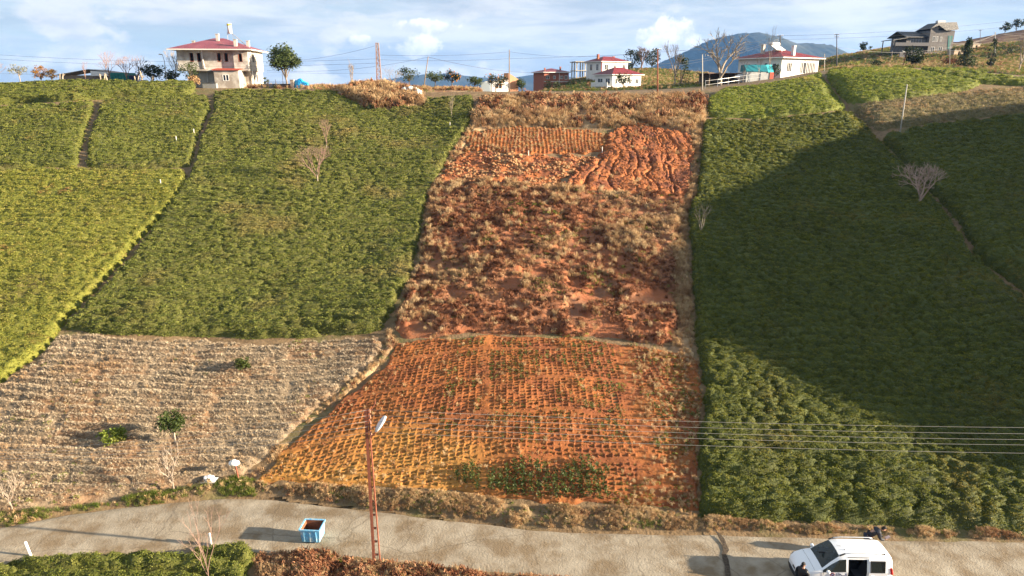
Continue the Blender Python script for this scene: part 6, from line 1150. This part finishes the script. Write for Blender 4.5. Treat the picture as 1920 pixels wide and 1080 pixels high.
def head_mesh(parent, c, d, m_skin=M_skin, hair=True, cap=None, s=1.0):
    """head with brow, nose, chin, ears; c centre, d facing direction"""
    d = Vector(d).normalized(); up = Vector((0, 0, 1)); r = d.cross(up).normalized(); up = r.cross(d); c = Vector(c); nu, nv = 16, 12; V = []
    for j in range(nv + 1):
        th = math.pi * j / nv
        for i in range(nu):
            ph = 2 * math.pi * i / nu; x = math.cos(ph) * math.sin(th); y = math.sin(ph) * math.sin(th); z = math.cos(th)   # x forward
            a = .098 * x; b = .076 * y; h = .122 * z
            if z < -.2: b *= 1 + (z + .2) * .42; a *= 1 + (z + .2) * (.10 if x > 0 else .5)
            if x > .8 and abs(y) < .35 and -.25 < z < .12: a += .022 * (1 - abs(y) / .35)
            if x > .6 and .08 < z < .3 and .2 < abs(y) < .6: a -= .008
            if x > .75 and -.55 < z < -.42 and abs(y) < .45: a += .006
            V.append(c + (d * a + r * b + up * h) * s)
    F_ = [(j * nu + i, j * nu + (i + 1) % nu, (j + 1) * nu + (i + 1) % nu, (j + 1) * nu + i) for j in range(nv) for i in range(nu)]
    o = MB().add(V, F_).build('head', m_skin, parent, True)
    for k in (-1, 1):
        MB().add([c + (d * a + r * (k * (.076 + q)) + up * h) * s for a, q, h in ((-.015, 0, .03), (.012, .004, .02), (.01, .004, -.03), (-.01, .0, -.035), (-.02, .018, .03), (-.02, .016, -.02))], [(0, 1, 4), (1, 2, 5, 4), (2, 3, 5), (3, 0, 4, 5), (0, 3, 2, 1)]).build('ear', m_skin, o); e = c + (d * .086 + r * (k * .032) + up * .018) * s
        MB().tube([e - d * .01, e + d * .006], .011 * s, 6).build('eye', M_hair, o)
    HV = []; keep = []
    for (x, v) in enumerate(V):
        rel = v - c; HV.append(c + rel * 1.085 + up * .008)
    def is_hair(f):
        q = sum(((V[i] - c) for i in f), Vector()) / 4; return q.dot(up) > (.055 if q.dot(d) > .03 else -.05 if q.dot(d) < 0 else .02) * s
    MB().add(HV, [f for f in F_ if is_hair(f)]).build('cap' if cap else 'hair', cap or M_hair, o, True)
    if cap: MB().add([c + (d * a + r * b + up * h) * s for a, b, h in ((.085, -.065, .062), (.085, .065, .062), (.165, .045, .05), (.165, -.045, .05), (.085, -.065, .07), (.085, .065, .07), (.165, .045, .056), (.165, -.045, .056))], [(0, 1, 2, 3), (7, 6, 5, 4), (0, 4, 5, 1), (1, 5, 6, 2), (2, 6, 7, 3), (3, 7, 4, 0)]).build('peak', cap, o)
    return o
def hand(parent, w, d, n, m=M_skin):
    """palm and five bent fingers; w wrist, d pointing direction, n direction of the palm's inner side"""
    w, d, n = Vector(w), Vector(d).normalized(), Vector(n).normalized(); s = d.cross(n).normalized(); P = lambda a, b, c: tuple(w + d * a + s * b + n * c); ch = [[(P(0, 0, 0), .027), (P(.045, 0, 0), (.036, .018)), (P(.085, 0, .004), (.038, .016))]]
    for k, (b, L_) in enumerate(((-.028, .068), (-.009, .078), (.010, .074), (.028, .058))): ch.append([(P(.085, 0, .004), .02), (P(.095, b, .006), .0095), (P(.095 + L_ * .5, b * 1.1, .018), .0088), (P(.095 + L_ * .85, b * 1.1, .045), .0075)])
    ch.append([(P(.045, 0, 0), .02), (P(.055, -.042, .01), .011), (P(.085, -.055, .028), .0095), (P(.105, -.05, .042), .008)])
    return skin('hand', ch, m, parent, 1)
def person_standing():
    y = 22.98; x = (1506 - CX) / F_PX * (y * math.cos(PITCH) + 18.6 * math.sin(PITCH)); t = thing('person', (x, y, .05), 'person in black puffer jacket and cap holding a grey controller beside the van', 'person', None, R(0), .95); f = Vector((-.75, -.55, 0)).normalized(); r = Vector((-f.y, f.x, 0)) * -1   # r = right-hand side
    Z = lambda a, b, z: tuple(f * a + r * b + Vector((0, 0, z)))
    skin('body', [[(Z(0, 0, .98), .13), (Z(0, 0, 1.2), (.15, .11)), (Z(0, 0, 1.42), (.16, .10)), (Z(.01, 0, 1.53), .06), (Z(.02, 0, 1.62), .055)], [(Z(0, 0, .98), .13), (Z(0, .10, .90), .095), (Z(.02, .11, .50), .062), (Z(0, .11, .10), .042), (Z(.13, .12, .04), .035)], [(Z(0, 0, .98), .13), (Z(0, -.10, .90), .095), (Z(.02, -.11, .50), .062), (Z(-.02, -.11, .10), .042), (Z(.11, -.12, .04), .035)]], M_skin, t)
    j = skin('jacket', [[(Z(0, 0, .93), (.19, .16)), (Z(0, 0, 1.12), (.205, .165)), (Z(0, 0, 1.32), (.215, .16)), (Z(0, 0, 1.45), (.17, .125)), (Z(.01, 0, 1.56), .085)]] + [[(Z(0, 0, 1.45), (.17, .125)), (Z(0, s * .20, 1.44), .095), (Z(.02, s * .27, 1.18), .078), (Z(.22, s * .17, 1.06), .062), (Z(.29, s * .12, 1.07), .05)] for s in (-1, 1)], M_blackj, t, 2)
    for k, z in enumerate((1.0, 1.12, 1.24, 1.36)): # quilted rolls
        MB().tube([Z(.150 * math.cos(a) * (1.0 + .04 * (k in (1, 2))), .195 * math.sin(a) * (1.0 + .05 * (k in (1, 2))), z) for a in [q * math.pi / 12 for q in range(25)]], .030, 6, False).build('quilt_roll', M_blackj, j, True)
    skin('trousers', [[(Z(0, 0, .97), .15)] + q for q in ([(Z(0, .10, .88), .112), (Z(.02, .11, .50), .085), (Z(0, .11, .10), .065)], [(Z(0, -.10, .88), .112), (Z(.02, -.11, .50), .085), (Z(-.02, -.11, .10), .065)])], M_jean, t)
    for s in (-1, 1): skin('shoe', [[(Z(-.05, s * .115, .05), .05), (Z(.06, s * .12, .045), .048), (Z(.17, s * .13, .035), .036)]], M_shoe, t)
    head_mesh(t, Z(.045, 0, 1.73), f + Vector((0, 0, -.45)), cap=M_hair)
    for s in (-1, 1): hand(t, Z(.31, s * .11, 1.07), f * 1 + r * (-.5 * s), Vector((0, 0, 1)) - r * s * .2)
    return t, Z, f, r
PT, PZf, pf, pr = person_standing()
c = Vector(PT.location) + Vector(PZf(.44, 0, 1.11)) * .95; t = thing('remote_controller', c, 'grey remote controller held by the person in the puffer jacket', 'controller', None, math.atan2(pf.y, pf.x)); MB().box(-.055, .055, -.10, .10, -.02, .02).build('shell', M_greyc, t); MB().prism([(-.02, .021), (.09, .05), (.09, .058), (-.02, .029)], 'y', -.075, .075).build('screen', mat('pale_screen', (.30, .31, .33), rough=.2), t)
for s in (-1, 1): MB().tube([(.05, s * .06, .0), (.12, s * .07, .03)], .008, 5).build('antenna', M_blackj, t)
def person_bending():
    y = 25.75; x = (1634 - CX) / F_PX * (y * math.cos(PITCH) + 19 * math.sin(PITCH)); t = thing('person', (x, y, .05), 'dark-haired person in dark jacket bending forward behind the van', 'person'); f = Vector((1, -.15, 0)).normalized(); r = Vector((f.y, -f.x, 0)); Z = lambda a, b, z: tuple(f * a + r * b + Vector((0, 0, z)))
    skin('body', [[(Z(-.12, 0, .92), .13), (Z(.04, 0, 1.10), (.14, .11)), (Z(.2, 0, 1.22), (.15, .10)), (Z(.29, 0, 1.27), .06), (Z(.36, 0, 1.28), .055)], [(Z(-.12, 0, .92), .13), (Z(-.12, .1, .84), .095), (Z(-.02, .11, .47), .062), (Z(-.10, .11, .1), .042), (Z(.03, .12, .04), .035)], [(Z(-.12, 0, .92), .13), (Z(-.12, -.1, .84), .095), (Z(.02, -.11, .47), .062), (Z(-.08, -.11, .1), .042), (Z(.05, -.12, .04), .035)]], M_skin, t)
    skin('jacket', [[(Z(-.15, 0, .90), (.18, .15)), (Z(-.02, 0, 1.06), (.19, .15)), (Z(.12, 0, 1.19), (.20, .15)), (Z(.22, 0, 1.25), (.16, .12)), (Z(.30, 0, 1.28), .08)]] + [[(Z(.22, 0, 1.25), (.16, .12)), (Z(.22, s * .19, 1.20), .09), (Z(.28, s * .22, .95), .072), (Z(.46, s * .12, .86), .058), (Z(.52, s * .09, .87), .046)] for s in (-1, 1)], M_navyj, t, 2)
    skin('trousers', [[(Z(-.13, 0, .91), .15)] + q for q in ([(Z(-.12, .1, .83), .11), (Z(-.02, .11, .47), .085), (Z(-.10, .11, .1), .065)], [(Z(-.12, -.1, .83), .11), (Z(.02, -.11, .47), .085), (Z(-.08, -.11, .1), .065)])], M_jean, t)
    for s in (-1, 1): skin('shoe', [[(Z(-.14, s * .115, .05), .05), (Z(-.03, s * .12, .045), .048), (Z(.08, s * .13, .035), .036)]], M_shoe, t)
    head_mesh(t, Z(.45, 0, 1.33), f + Vector((0, 0, -.7)))
    for s in (-1, 1): hand(t, Z(.54, s * .085, .87), f - r * s * .4, Vector((0, 0, 1)))
    c = Vector(t.location) + Vector(Z(.66, 0, .93)); q = thing('paper_sheet', c, 'small pinkish white sheet held by the bending person', 'paper'); MB().box(-.10, .10, -.07, .07, -.004, .004).build('sheet', mat('pink_paper', (.72, .55, .52)), q); MB().box(-.11, .11, -.08, .08, -.012, -.005).build('backing', M_greyc, q); q.rotation_euler = (0, R(-30), 0)
person_bending()
